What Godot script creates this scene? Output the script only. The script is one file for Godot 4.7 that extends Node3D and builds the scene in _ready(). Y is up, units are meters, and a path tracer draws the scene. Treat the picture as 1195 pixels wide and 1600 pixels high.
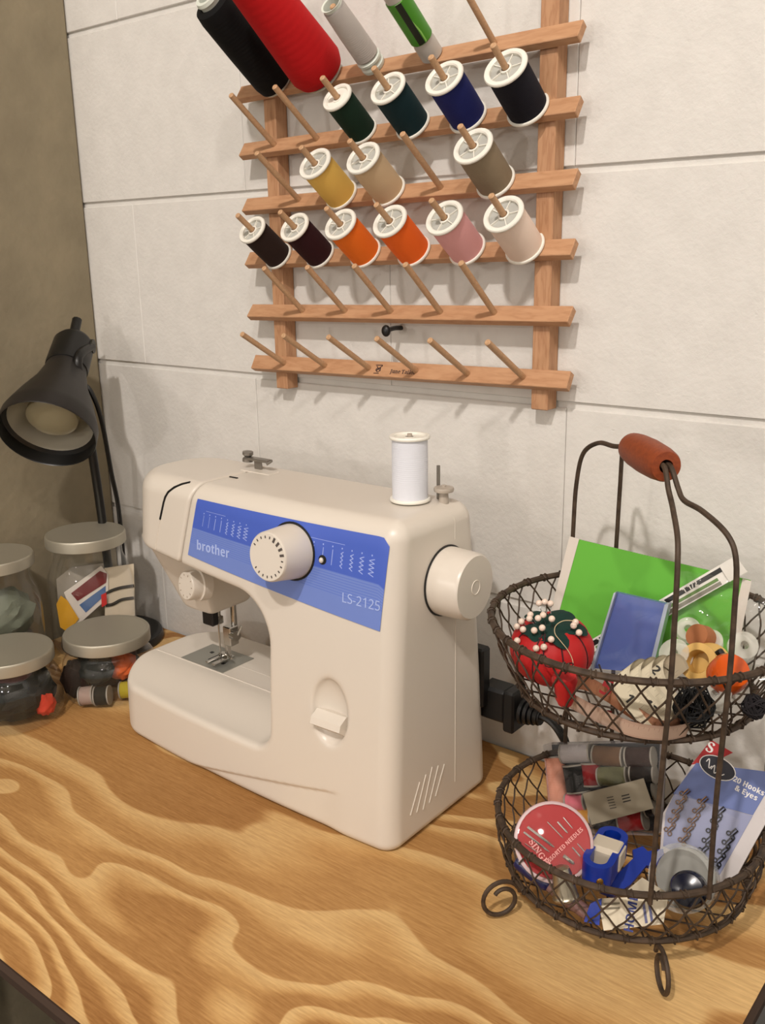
extends Node3D

# ---------------------------------------------------------------- camera model (photo pixels 1195 x 1600)
const FOCAL := 1479.77
const YAW := 0.676221
const PITCH := -0.268489
const ROLL := -0.017462
const EYE := Vector3(0.40678, 0.50630, 0.77873)
var cam_basis: Basis
var rng := RandomNumberGenerator.new()
var mats := {}
var taken := {}

func ray(u: float, v: float) -> Vector3:
	return cam_basis * Vector3((u - 597.5) / FOCAL, -(v - 800.0) / FOCAL, -1.0)

func on_y(u: float, v: float, y: float) -> Vector3:
	var d := ray(u, v)
	return EYE + d * ((y - EYE.y) / d.y)

func on_z(u: float, v: float, z: float) -> Vector3:
	var d := ray(u, v)
	return EYE + d * ((z - EYE.z) / d.z)

func on_plane(u: float, v: float, p: Vector3, n: Vector3) -> Vector3:
	var d := ray(u, v)
	return EYE + d * ((p - EYE).dot(n) / d.dot(n))

# ---------------------------------------------------------------- naming and metas
func numbered(called: String) -> String:
	if not taken.has(called):
		taken[called] = 0
		return called
	taken[called] += 1
	return "%s_%03d" % [called, taken[called]]

func tag(o: Node, label: String, category: String, group := "") -> Node:
	o.set_meta("label", label)
	o.set_meta("category", category)
	if group != "":
		o.set_meta("group", group)
	return o

func thing(called: String, label: String, category: String, at := Vector3.ZERO, group := "") -> Node3D:
	var o := Node3D.new()
	o.name = numbered(called)
	add_child(o)
	o.position = at
	tag(o, label, category, group)
	return o

func structure(called: String) -> Node3D:
	var o := Node3D.new()
	o.name = called
	add_child(o)
	o.set_meta("kind", "structure")
	return o

# ---------------------------------------------------------------- materials
func mat(key: String, c: Color, rough := 0.6, metal := 0.0, spec := 0.5) -> StandardMaterial3D:
	if mats.has(key):
		return mats[key]
	var m := StandardMaterial3D.new()
	m.resource_name = key
	m.albedo_color = c
	m.roughness = rough
	m.metallic = metal
	m.metallic_specular = spec
	mats[key] = m
	return m

func glass(key: String, c: Color, alpha: float, rough := 0.03) -> StandardMaterial3D:
	if mats.has(key):
		return mats[key]
	var m := mat(key, Color(c.r, c.g, c.b, alpha), rough)
	m.transparency = BaseMaterial3D.TRANSPARENCY_ALPHA
	m.metallic_specular = 0.33
	return m

func noise_tex(seed_: int, freq: float, size: int, ramp: Gradient = null, octaves := 4, normal_map := false, stretch := Vector2i.ONE) -> NoiseTexture2D:
	var n := FastNoiseLite.new()
	n.seed = seed_
	n.frequency = freq
	n.fractal_octaves = octaves
	var t := NoiseTexture2D.new()
	t.width = size * stretch.x
	t.height = size * stretch.y
	t.seamless = true
	t.noise = n
	if ramp:
		t.color_ramp = ramp
	if normal_map:
		t.as_normal_map = true
	return t

func ramp(stops: Array) -> Gradient:
	var g := Gradient.new()
	var o := PackedFloat32Array()
	var c := PackedColorArray()
	for s in stops:
		o.append(s[0])
		c.append(s[1])
	g.offsets = o
	g.colors = c
	return g

# ---------------------------------------------------------------- triangle builder (counter-clockwise seen from outside; flipped on commit)
class B:
	var v := PackedVector3Array()
	var t := PackedVector2Array()
	var xf := Transform3D.IDENTITY
	func tri(a: Vector3, b: Vector3, c: Vector3, ua := Vector2.ZERO, ub := Vector2.ZERO, uc := Vector2.ZERO) -> void:
		v.append(xf * a)
		v.append(xf * b)
		v.append(xf * c)
		t.append(ua)
		t.append(ub)
		t.append(uc)
	func quad(a: Vector3, b: Vector3, c: Vector3, d: Vector3) -> void:
		tri(a, b, c)
		tri(a, c, d)
	func quad_uv(a: Vector3, b: Vector3, c: Vector3, d: Vector3, ua: Vector2, ub: Vector2, uc: Vector2, ud: Vector2) -> void:
		tri(a, b, c, ua, ub, uc)
		tri(a, c, d, ua, uc, ud)
	func out_tri(a: Vector3, b: Vector3, c: Vector3, ctr: Vector3) -> void:
		if (b - a).cross(c - a).dot((a + b + c) / 3.0 - ctr) < 0.0:
			tri(a, c, b)
		else:
			tri(a, b, c)
	func out_quad(a: Vector3, b: Vector3, c: Vector3, d: Vector3, ctr: Vector3) -> void:
		out_tri(a, b, c, ctr)
		out_tri(a, c, d, ctr)
	# box with chamfered edges
	func box(ctr: Vector3, size: Vector3, bev := 0.0) -> void:
		var h := size / 2.0
		var e := minf(bev, minf(h.x, minf(h.y, h.z)) * 0.9)
		if e <= 0.0:
			var q := []
			for i in 8:
				q.append(ctr + Vector3(h.x if i & 1 else -h.x, h.y if i & 2 else -h.y, h.z if i & 4 else -h.z))
			for f in [[0, 1, 3, 2], [4, 5, 7, 6], [0, 1, 5, 4], [2, 3, 7, 6], [0, 2, 6, 4], [1, 3, 7, 5]]:
				out_quad(q[f[0]], q[f[1]], q[f[2]], q[f[3]], ctr)
			return
		var c := {}
		for sx in [-1, 1]:
			for sy in [-1, 1]:
				for sz in [-1, 1]:
					c[[sx, sy, sz]] = [ctr + Vector3(sx * h.x, sy * (h.y - e), sz * (h.z - e)), ctr + Vector3(sx * (h.x - e), sy * h.y, sz * (h.z - e)), ctr + Vector3(sx * (h.x - e), sy * (h.y - e), sz * h.z)]
					var k: Array = c[[sx, sy, sz]]
					out_tri(k[0], k[1], k[2], ctr)
		for s in [-1, 1]:
			out_quad(c[[s, -1, -1]][0], c[[s, 1, -1]][0], c[[s, 1, 1]][0], c[[s, -1, 1]][0], ctr)
			out_quad(c[[-1, s, -1]][1], c[[1, s, -1]][1], c[[1, s, 1]][1], c[[-1, s, 1]][1], ctr)
			out_quad(c[[-1, -1, s]][2], c[[1, -1, s]][2], c[[1, 1, s]][2], c[[-1, 1, s]][2], ctr)
		for a in [-1, 1]:
			for b in [-1, 1]:
				out_quad(c[[a, b, -1]][0], c[[a, b, 1]][0], c[[a, b, 1]][1], c[[a, b, -1]][1], ctr)
				out_quad(c[[a, -1, b]][0], c[[a, 1, b]][0], c[[a, 1, b]][2], c[[a, -1, b]][2], ctr)
				out_quad(c[[-1, a, b]][1], c[[1, a, b]][1], c[[1, a, b]][2], c[[-1, a, b]][2], ctr)
	# turned about y; profile of (radius, height), outside when it runs upwards
	func lathe(prof: Array, seg := 24, from := 0.0, to := TAU) -> void:
		for i in prof.size() - 1:
			var p: Vector2 = prof[i]
			var q: Vector2 = prof[i + 1]
			for j in seg:
				var a := from + (to - from) * j / seg
				var b := from + (to - from) * (j + 1) / seg
				var pa := Vector3(p.x * cos(a), p.y, -p.x * sin(a))
				var pb := Vector3(p.x * cos(b), p.y, -p.x * sin(b))
				var qa := Vector3(q.x * cos(a), q.y, -q.x * sin(a))
				var qb := Vector3(q.x * cos(b), q.y, -q.x * sin(b))
				var ja := float(j) / seg
				var jb := float(j + 1) / seg
				var vi := float(i) / (prof.size() - 1)
				var vj := float(i + 1) / (prof.size() - 1)
				if p.x > 1e-6:
					tri(pa, pb, qb, Vector2(ja, vi), Vector2(jb, vi), Vector2(jb, vj))
				if q.x > 1e-6:
					tri(pa, qb, qa, Vector2(ja, vi), Vector2(jb, vj), Vector2(ja, vj))
	# round bar along a path; radius may be one number or one for each point
	func tube(path: Array, radius, seg := 8, closed := false) -> void:
		var n := path.size()
		var rings := []
		var side := Vector3.ZERO
		for i in n:
			var prev: Vector3 = path[(i - 1 + n) % n] if closed or i > 0 else path[i]
			var next: Vector3 = path[(i + 1) % n] if closed or i < n - 1 else path[i]
			var d := (next - prev).normalized()
			if side == Vector3.ZERO:
				side = d.cross(Vector3.UP if absf(d.y) < 0.9 else Vector3.RIGHT).normalized()
			else:
				side = (side - d * side.dot(d)).normalized()
			var up := d.cross(side)
			var r: float = radius[i] if radius is Array else radius
			var ring := []
			for j in seg:
				var a := TAU * j / seg
				ring.append(path[i] + (side * cos(a) + up * sin(a)) * r)
			rings.append(ring)
		for i in (n if closed else n - 1):
			var p: Array = rings[i]
			var q: Array = rings[(i + 1) % n]
			var shift := 0
			if closed and i == n - 1:
				var best := 1e9
				for s in seg:
					var dd: float = p[0].distance_squared_to(q[s])
					if dd < best:
						best = dd
						shift = s
			for j in seg:
				var k := (j + 1) % seg
				quad(p[j], p[k], q[(k + shift) % seg], q[(j + shift) % seg])
		if not closed:
			for j in seg:
				tri(path[0], rings[0][(j + 1) % seg], rings[0][j])
				tri(path[n - 1], rings[n - 1][j], rings[n - 1][(j + 1) % seg])
	# outline in x, y pushed out along z from 0 to depth
	func prism(poly: PackedVector2Array, depth: float) -> void:
		var q := poly.duplicate()
		if Geometry2D.is_polygon_clockwise(q):
			q.reverse()
		var ix := Geometry2D.triangulate_polygon(q)
		for k in range(0, ix.size(), 3):
			var a := q[ix[k]]
			var b := q[ix[k + 1]]
			var c := q[ix[k + 2]]
			if (b - a).cross(c - a) < 0:
				var s := b
				b = c
				c = s
			tri(Vector3(a.x, a.y, depth), Vector3(b.x, b.y, depth), Vector3(c.x, c.y, depth))
			tri(Vector3(a.x, a.y, 0), Vector3(c.x, c.y, 0), Vector3(b.x, b.y, 0))
		for i in q.size():
			var a := q[i]
			var b := q[(i + 1) % q.size()]
			quad(Vector3(a.x, a.y, 0), Vector3(b.x, b.y, 0), Vector3(b.x, b.y, depth), Vector3(a.x, a.y, depth))
	# surface through a callable(u, v) with u, v in 0..1
	func grid(nu: int, nv: int, f: Callable) -> void:
		for i in nu:
			for j in nv:
				var u0 := float(i) / nu
				var u1 := float(i + 1) / nu
				var v0 := float(j) / nv
				var v1 := float(j + 1) / nv
				quad_uv(f.call(u0, v0), f.call(u1, v0), f.call(u1, v1), f.call(u0, v1), Vector2(u0, 1.0 - v0), Vector2(u1, 1.0 - v0), Vector2(u1, 1.0 - v1), Vector2(u0, 1.0 - v1))
	func ball(ctr: Vector3, r: Vector3, seg := 16, rows := 10) -> void:
		var keep := xf
		xf = xf * Transform3D(Basis.from_scale(r), ctr)
		var prof := []
		for i in rows + 1:
			var a := -PI / 2 + PI * i / rows
			prof.append(Vector2(maxf(0.0, cos(a)), sin(a)))
		lathe(prof, seg)
		xf = keep
	func mesh(crease := 38.0) -> ArrayMesh:
		var n := v.size()
		var fn := PackedVector3Array()
		var fu := PackedVector3Array()
		fn.resize(n / 3)
		fu.resize(n / 3)
		var at := {}
		for f in n / 3:
			var c := (v[f * 3 + 1] - v[f * 3]).cross(v[f * 3 + 2] - v[f * 3])
			fn[f] = c
			fu[f] = c.normalized()
			for k in 3:
				var key := Vector3i((v[f * 3 + k] * 100000.0).round())
				if at.has(key):
					at[key].append(f)
				else:
					at[key] = PackedInt32Array([f])
		var lim := cos(deg_to_rad(crease))
		var ov := PackedVector3Array()
		var on := PackedVector3Array()
		var ot := PackedVector2Array()
		ov.resize(n)
		on.resize(n)
		ot.resize(n)
		for f in n / 3:
			for k in 3:
				var i := f * 3 + k
				var s := Vector3.ZERO
				for g in at[Vector3i((v[i] * 100000.0).round())]:
					if fu[g].dot(fu[f]) > lim:
						s += fn[g]
				var o: int = f * 3 + [0, 2, 1][k]
				ov[o] = v[i]
				ot[o] = t[i]
				on[o] = s.normalized() if s.length_squared() > 1e-30 else Vector3.UP
		var arr := []
		arr.resize(Mesh.ARRAY_MAX)
		arr[Mesh.ARRAY_VERTEX] = ov
		arr[Mesh.ARRAY_NORMAL] = on
		arr[Mesh.ARRAY_TEX_UV] = ot
		var m := ArrayMesh.new()
		m.add_surface_from_arrays(Mesh.PRIMITIVE_TRIANGLES, arr)
		return m

func put(called: String, m: Mesh, material: Material, parent: Node = self, xf := Transform3D.IDENTITY) -> MeshInstance3D:
	var o := MeshInstance3D.new()
	o.name = called if parent != self else numbered(called)
	o.mesh = m
	o.material_override = material
	o.transform = xf
	parent.add_child(o, true)
	return o

func part(called: String, b: B, material: Material, parent: Node, crease := 38.0) -> MeshInstance3D:
	return put(called, b.mesh(crease), material, parent)

# basis whose y axis is dir
func along(dir: Vector3, at := Vector3.ZERO, hint := Vector3.RIGHT) -> Transform3D:
	var y := dir.normalized()
	var x := (hint - y * hint.dot(y))
	if x.length() < 0.01:
		x = Vector3.FORWARD - y * Vector3.FORWARD.dot(y)
	x = x.normalized()
	return Transform3D(Basis(x, y, x.cross(y)), at)

# frame of a rectangle from three corners: x along the top, y up the left side, z towards the front
func frame_of(bl: Vector3, br: Vector3, tl: Vector3) -> Transform3D:
	var x := (br - bl).normalized()
	var y := tl - bl
	y = (y - x * x.dot(y)).normalized()
	return Transform3D(Basis(x, y, x.cross(y)), bl)

func text(words: String, height: float, material: Material, parent: Node, xf: Transform3D, called := "lettering", font := "Droid Sans", bold := false, depth := 0.0003, center := true) -> MeshInstance3D:
	var f := SystemFont.new()
	f.font_names = PackedStringArray([font])
	if bold:
		f.font_weight = 700
	var m := TextMesh.new()
	m.font = f
	m.text = words
	m.font_size = 40
	m.pixel_size = height / 40.0 * 1.35
	m.depth = depth
	m.curve_step = 1.5
	m.horizontal_alignment = HORIZONTAL_ALIGNMENT_CENTER if center else HORIZONTAL_ALIGNMENT_LEFT
	return put(called, m, material, parent, xf)

func smooth_path(pts: Array, per := 6, closed := false) -> Array:
	var out := []
	var n := pts.size()
	for i in (n if closed else n - 1):
		var p0: Vector3 = pts[(i - 1 + n) % n] if closed or i > 0 else pts[i]
		var p1: Vector3 = pts[i]
		var p2: Vector3 = pts[(i + 1) % n]
		var p3: Vector3 = pts[(i + 2) % n] if closed or i < n - 2 else pts[(i + 1) % n]
		for k in per:
			out.append(p1.cubic_interpolate(p2, p0, p3, float(k) / per))
	if not closed:
		out.append(pts[n - 1])
	return out

# ---------------------------------------------------------------- the scene
func _ready() -> void:
	rng.seed = 41
	cam_basis = Basis(Vector3.UP, YAW) * Basis(Vector3.RIGHT, PITCH) * Basis(Vector3.BACK, ROLL)
	set_view()
	lamps()
	room()
	table()
	thread_rack()
	sewing_machine()
	wire_basket()
	desk_lamp()
	glass_jars()
	upper_tier()
	lower_tier()
	small_things()

func set_view() -> void:
	var c := Camera3D.new()
	c.name = "camera"
	add_child(c)
	c.transform = Transform3D(cam_basis, EYE)
	c.fov = rad_to_deg(2.0 * atan(800.0 / FOCAL))
	c.near = 0.02
	c.current = true
	var w := WorldEnvironment.new()
	w.name = "surroundings"
	var e := Environment.new()
	e.background_mode = Environment.BG_COLOR
	e.background_color = Color(0.02, 0.018, 0.015)
	e.tonemap_mode = Environment.TONE_MAPPER_LINEAR
	e.tonemap_exposure = 0.98
	e.sdfgi_enabled = true
	e.ssao_enabled = true
	e.ssil_enabled = true
	w.environment = e
	add_child(w)

func bulb_light(parent: Node3D, at: Vector3, energy: float, radius: float, color: Color, glow: float) -> void:
	var m := mat("bulb glow %.1f" % glow, Color(1, 0.95, 0.85), 0.4)
	m.emission_enabled = true
	m.emission = color
	m.emission_energy_multiplier = glow
	var b := B.new()
	b.ball(at, Vector3.ONE * radius, 20, 12)
	part("light_bulb", b, m, parent)
	var l := OmniLight3D.new()
	l.name = "bulb_light"
	l.position = at
	l.light_color = color
	l.light_energy = energy
	l.light_size = radius
	l.omni_range = 12.0
	l.omni_attenuation = 2.0
	l.shadow_enabled = true
	parent.add_child(l, true)

func lamps() -> void:
	# two bare bulbs on cords light the bench from the right, above and in front
	for q in [["bare bulb hanging on a cord above the work table", Vector3(0.45, 2.60, 1.75), 0.56, 3.25, 18.0], ["second bare bulb hanging on a cord nearer the right wall", Vector3(0.98, 2.60, 1.48), 0.56, 1.0, 7.0]]:
		var c := thing("pendant_bulb", q[0], "lamp", q[1])
		var b := B.new()
		b.lathe([Vector2(0.0, -0.03), Vector2(0.05, -0.025), Vector2(0.055, 0.0), Vector2(0.0, 0.0)], 20)
		part("ceiling_rose", b, mat("lampholder", Color(0.85, 0.85, 0.82), 0.4), c)
		b = B.new()
		b.tube([Vector3(0, -0.02, 0), Vector3(0, -q[2] + 0.10, 0)], 0.004, 8)
		part("cord", b, mat("lamp cord", Color(0.2, 0.19, 0.18), 0.6), c)
		b = B.new()
		b.lathe([Vector2(0.0, -q[2] + 0.045), Vector2(0.019, -q[2] + 0.045), Vector2(0.022, -q[2] + 0.09), Vector2(0.006, -q[2] + 0.105), Vector2(0.0, -q[2] + 0.105)], 20)
		part("lampholder", b, mat("lampholder", Color(0.85, 0.85, 0.82)), c)
		bulb_light(c, Vector3(0, -q[2], 0), q[3], 0.045, Color(1.0, 0.965, 0.935), q[4])
	# two weaker lamps standing further back in the room
	for q in [["floor lamp with a bare globe bulb standing behind the viewer", Vector3(-0.03, -0.75, 1.95), 1.22, 0.33], ["taller floor lamp with a bare globe bulb standing across the room", Vector3(-0.78, -0.75, 2.05), 1.52, 0.33]]:
		var f := thing("floor_lamp", q[0], "lamp", q[1])
		var b := B.new()
		var h: float = q[2]
		b.lathe([Vector2(0.0, 0.0), Vector2(0.13, 0.0), Vector2(0.13, 0.015), Vector2(0.02, 0.03), Vector2(0.012, 0.05), Vector2(0.012, h - 0.12), Vector2(0.03, h - 0.11), Vector2(0.03, h - 0.05), Vector2(0.0, h - 0.05)], 20)
		part("stand", b, mat("lamp stand", Color(0.15, 0.14, 0.13), 0.5), f)
		bulb_light(f, Vector3(0, h, 0), q[3], 0.05, Color(1.0, 0.96, 0.93), 3.0)

# ---------------------------------------------------------------- room
func block_paint() -> StandardMaterial3D:
	if mats.has("white block paint"):
		return mats["white block paint"]
	var m := mat("white block paint", Color(1, 1, 1), 0.75, 0.0, 0.4)
	m.albedo_texture = noise_tex(5, 0.02, 512, ramp([[0.0, Color(0.815, 0.805, 0.785)], [0.5, Color(0.83, 0.82, 0.80)], [1.0, Color(0.845, 0.835, 0.815)]]), 5)
	# paint skin with the small pits of the blocks
	var n := FastNoiseLite.new()
	n.seed = 9
	n.frequency = 0.05
	n.fractal_octaves = 3
	var n2 := FastNoiseLite.new()
	n2.seed = 12
	n2.noise_type = FastNoiseLite.TYPE_CELLULAR
	n2.frequency = 0.035
	n2.cellular_return_type = FastNoiseLite.RETURN_DISTANCE
	var n3 := FastNoiseLite.new()
	n3.seed = 15
	n3.frequency = 0.012
	var im := Image.create(1024, 1024, false, Image.FORMAT_L8)
	for y in 1024:
		for x in 1024:
			var h := 0.72 + 0.12 * n.get_noise_2d(x, y) + 0.05 * n.get_noise_2d(x * 5.0, y * 5.0)
			var d := n2.get_noise_2d(x + 9.0 * n.get_noise_2d(x * 3.0, y * 3.0), y) + 1.0
			if n3.get_noise_2d(x, y) > 0.18 and d < 0.16:
				h -= 0.6 * (1.0 - d / 0.16)
			im.set_pixel(x, y, Color(h, h, h))
	m.heightmap_enabled = true
	m.heightmap_texture = ImageTexture.create_from_image(im)
	m.heightmap_scale = 0.11
	m.uv1_triplanar = true
	m.uv1_world_triplanar = true
	m.uv1_scale = Vector3.ONE * 2.6
	return m

func room() -> void:
	var paint := block_paint()
	# back wall of painted concrete blocks: courses 203 mm, blocks 406 mm
	var wall := structure("wall_back")
	var b := B.new()
	b.box(Vector3(0.55, 0.925, -0.103), Vector3(2.9, 3.35, 0.20))
	part("mortar", b, paint, wall)
	var proto: Array[Mesh] = []
	for k in 3:
		b = B.new()
		b.box(Vector3.ZERO, Vector3(0.4064 - 0.0004, 0.2032 - 0.0062, 0.06), 0.0006 + 0.0002 * k)
		proto.append(b.mesh(20.0))
	var y0 := 0.371 - 0.2032 * 6
	for r in 17:
		var y := y0 + 0.2032 * (r + 0.5)
		var off := 0.0 if (r % 2) == 1 else 0.2032
		for k in range(-4, 6):
			var x := 0.2032 + 0.4064 * k + off
			var lo := maxf(x - 0.2032, -0.716)
			var hi := minf(x + 0.2032, 2.0)
			if hi - lo < 0.05:
				continue
			var m: Mesh = proto[absi(r * 7 + k * 3) % 3]
			if hi - lo < 0.40:
				b = B.new()
				b.box(Vector3.ZERO, Vector3(hi - lo - 0.0004, 0.197, 0.06), 0.0007)
				m = b.mesh(20.0)
			put("concrete_block", m, paint, wall, Transform3D(Basis.IDENTITY, Vector3((lo + hi) / 2.0, y - 0.0031, -0.03)))
	# short return wall on the left
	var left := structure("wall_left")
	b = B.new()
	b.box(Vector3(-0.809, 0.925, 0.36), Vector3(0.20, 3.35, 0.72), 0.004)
	var lm := mat("left wall tan", Color(1, 1, 1), 0.8, 0.0, 0.4)  # left wall coloured darker and browner than the blocks
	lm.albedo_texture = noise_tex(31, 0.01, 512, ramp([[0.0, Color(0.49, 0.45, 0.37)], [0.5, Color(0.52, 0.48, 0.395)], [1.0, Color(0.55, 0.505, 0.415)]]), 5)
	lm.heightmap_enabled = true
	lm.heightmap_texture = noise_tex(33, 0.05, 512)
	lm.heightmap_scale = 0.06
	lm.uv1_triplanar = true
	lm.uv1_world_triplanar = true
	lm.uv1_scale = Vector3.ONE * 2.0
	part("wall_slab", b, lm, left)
	var far_paint := mat("white wall paint", Color(0.83, 0.82, 0.80), 0.8)
	for w in [["wall_right", Vector3(2.05, 0.925, 1.7), Vector3(0.1, 3.35, 3.6)], ["wall_front", Vector3(0.1, 0.925, 3.55), Vector3(4.0, 3.35, 0.1)], ["wall_far_left", Vector3(-1.95, 0.925, 2.1), Vector3(0.1, 3.35, 2.9)], ["wall_behind_return", Vector3(-1.45, 0.925, 0.67), Vector3(1.08, 3.35, 0.1)]]:
		b = B.new()
		b.box(w[1], w[2])
		var s := put(w[0], b.mesh(), far_paint)
		s.set_meta("kind", "structure")
	b = B.new()
	b.box(Vector3(0.05, 2.65, 1.7), Vector3(4.2, 0.1, 3.8))
	put("ceiling", b.mesh(), mat("ceiling paint", Color(0.40, 0.37, 0.33), 0.9)).set_meta("kind", "structure")
	b = B.new()
	b.box(Vector3(0.05, -0.80, 1.7), Vector3(4.2, 0.1, 3.8))
	var fm := mat("dark floor", Color(1, 1, 1), 0.8)
	fm.albedo_texture = noise_tex(71, 0.03, 256, ramp([[0.0, Color(0.045, 0.038, 0.03)], [1.0, Color(0.09, 0.075, 0.06)]]), 4)
	fm.uv1_triplanar = true
	fm.uv1_world_triplanar = true
	put("floor", b.mesh(), fm).set_meta("kind", "structure")

# plywood face veneer: wandering bands of early and late wood along x
func plywood() -> StandardMaterial3D:
	var w := 1600
	var h := 820
	var im := Image.create(w, h, false, Image.FORMAT_RGB8)
	var n := FastNoiseLite.new()
	n.seed = 77
	n.frequency = 1.0
	n.fractal_octaves = 2
	var fine := FastNoiseLite.new()
	fine.seed = 3
	fine.frequency = 1.0
	fine.fractal_octaves = 3
	var pale := Color(0.79, 0.65, 0.44)
	var mid := Color(0.725, 0.56, 0.345)
	var dark := Color(0.57, 0.395, 0.21)
	for j in h:
		var z := 0.5 * j / h
		for i in w:
			var x := 0.976 * i / w
			var warp := n.get_noise_2d(x * 1.5 + 4.0, z * 2.6)
			var warp2 := n.get_noise_2d(x * 5.5 + 40.0, z * 12.0)
			var f := z * 15.0 + warp * 4.0 + warp2 * 0.5 + x * 1.2
			f += 3.0 * exp(-(pow((x - 0.46) / 0.15, 2.0) + pow((z - 0.50) / 0.10, 2.0)))
			f += 0.75 * sin(f * 0.83)
			var band := floorf(f)
			var s := f - band
			var deep := 0.35 + 0.65 * absf(sin(band * 12.9898 + 1.3))
			# slow rise to late wood, quick return
			var late := smoothstep(0.34, 0.60, s) * (1.0 - smoothstep(0.94, 1.0, s))
			var c := pale.lerp(mid, smoothstep(0.05, 0.5, s) * (1.0 - smoothstep(0.95, 1.0, s)))
			c = c.lerp(dark, late * 0.78 * deep)
			var st := fine.get_noise_2d(x * 14.0, z * 420.0) * 0.06 + fine.get_noise_2d(x * 60.0, z * 900.0) * 0.05
			var patch := n.get_noise_2d(x * 3.0 + 90.0, z * 4.0 + 9.0) * 0.05
			im.set_pixel(i, j, Color(c.r + st + patch, c.g + st + patch, c.b + (st + patch) * 0.8))
	var m := mat("plywood face", Color(1, 1, 1), 0.62, 0.0, 0.4)
	m.albedo_texture = ImageTexture.create_from_image(im)
	return m

func table() -> void:
	var x0 := -0.705
	var x1 := 0.268
	var z0 := 0.003
	var z1 := 0.500
	var t := thing("work_table", "plywood work table with bold wavy grain pushed into the corner", "table", Vector3(x0, 0, z0))
	var b := B.new()
	var W := x1 - x0
	var D := z1 - z0
	var r := 0.004
	b.quad_uv(Vector3(0, 0, D - r), Vector3(W - r, 0, D - r), Vector3(W - r, 0, 0), Vector3(0, 0, 0), Vector2(0, 1), Vector2(1, 1), Vector2(1, 0), Vector2(0, 0))
	part("tabletop_face", b, plywood(), t)
	b = B.new()
	b.box(Vector3(W / 2, -0.0070, D / 2), Vector3(W, 0.0125, D), 0.003)
	var em := mat("plywood edge", Color(0.20, 0.13, 0.075), 0.8)
	part("tabletop_core", b, em, t)
	for lx in [0.06, W - 0.10]:
		for lz in [0.05, D - 0.10]:
			b = B.new()
			b.box(Vector3(lx, -0.3816, lz), Vector3(0.06, 0.7366, 0.06), 0.004)
			part("leg", b, em, t)
	b = B.new()
	b.box(Vector3(W / 2, -0.058, D - 0.10), Vector3(W - 0.22, 0.088, 0.02), 0.003)
	part("apron", b, em, t)

# ---------------------------------------------------------------- thread rack and its spools
const BAR_PITCH := 0.0565
const PEG := 0.072

func bar_top(k: int, x: float) -> float:
	return 0.4016 + BAR_PITCH * k + (x - 0.0128) * 0.01583

func row_angle(k: int) -> float:
	return deg_to_rad([30.7, 39.4, 36.0, 36.0, 36.0, 36.0][k])

func row_xs(k: int) -> Array:
	if k == 5:
		return [-0.327, -0.265, -0.200, -0.133, -0.068]
	if k % 2 == 1:
		return [-0.3035, -0.2440, -0.1840, -0.1240, -0.0640]
	return [-0.3355, -0.2752, -0.2146, -0.1545, -0.0935, -0.0330]

# point on the sloping face of bar k, and the direction its pegs point in
func peg_foot(k: int, x: float) -> Vector3:
	var a := row_angle(k)
	return Vector3(x, bar_top(k, x) - 0.5 * 0.0168 * cos(a), 0.018 + 0.5 * 0.0168 * sin(a))

func peg_dir(k: int) -> Vector3:
	return Vector3(0, sin(row_angle(k)), cos(row_angle(k)))

func wood(key: String, a: Color, b: Color, scale: Vector3) -> StandardMaterial3D:
	if mats.has(key):
		return mats[key]
	var m := mat(key, Color(1, 1, 1), 0.55, 0.0, 0.45)
	m.albedo_texture = noise_tex(17, 0.02, 512, ramp([[0.0, a], [0.45, a.lerp(b, 0.35)], [0.6, b], [0.75, a.lerp(b, 0.5)], [1.0, a]]), 4)
	m.uv1_triplanar = true
	m.uv1_scale = scale
	return m

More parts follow.
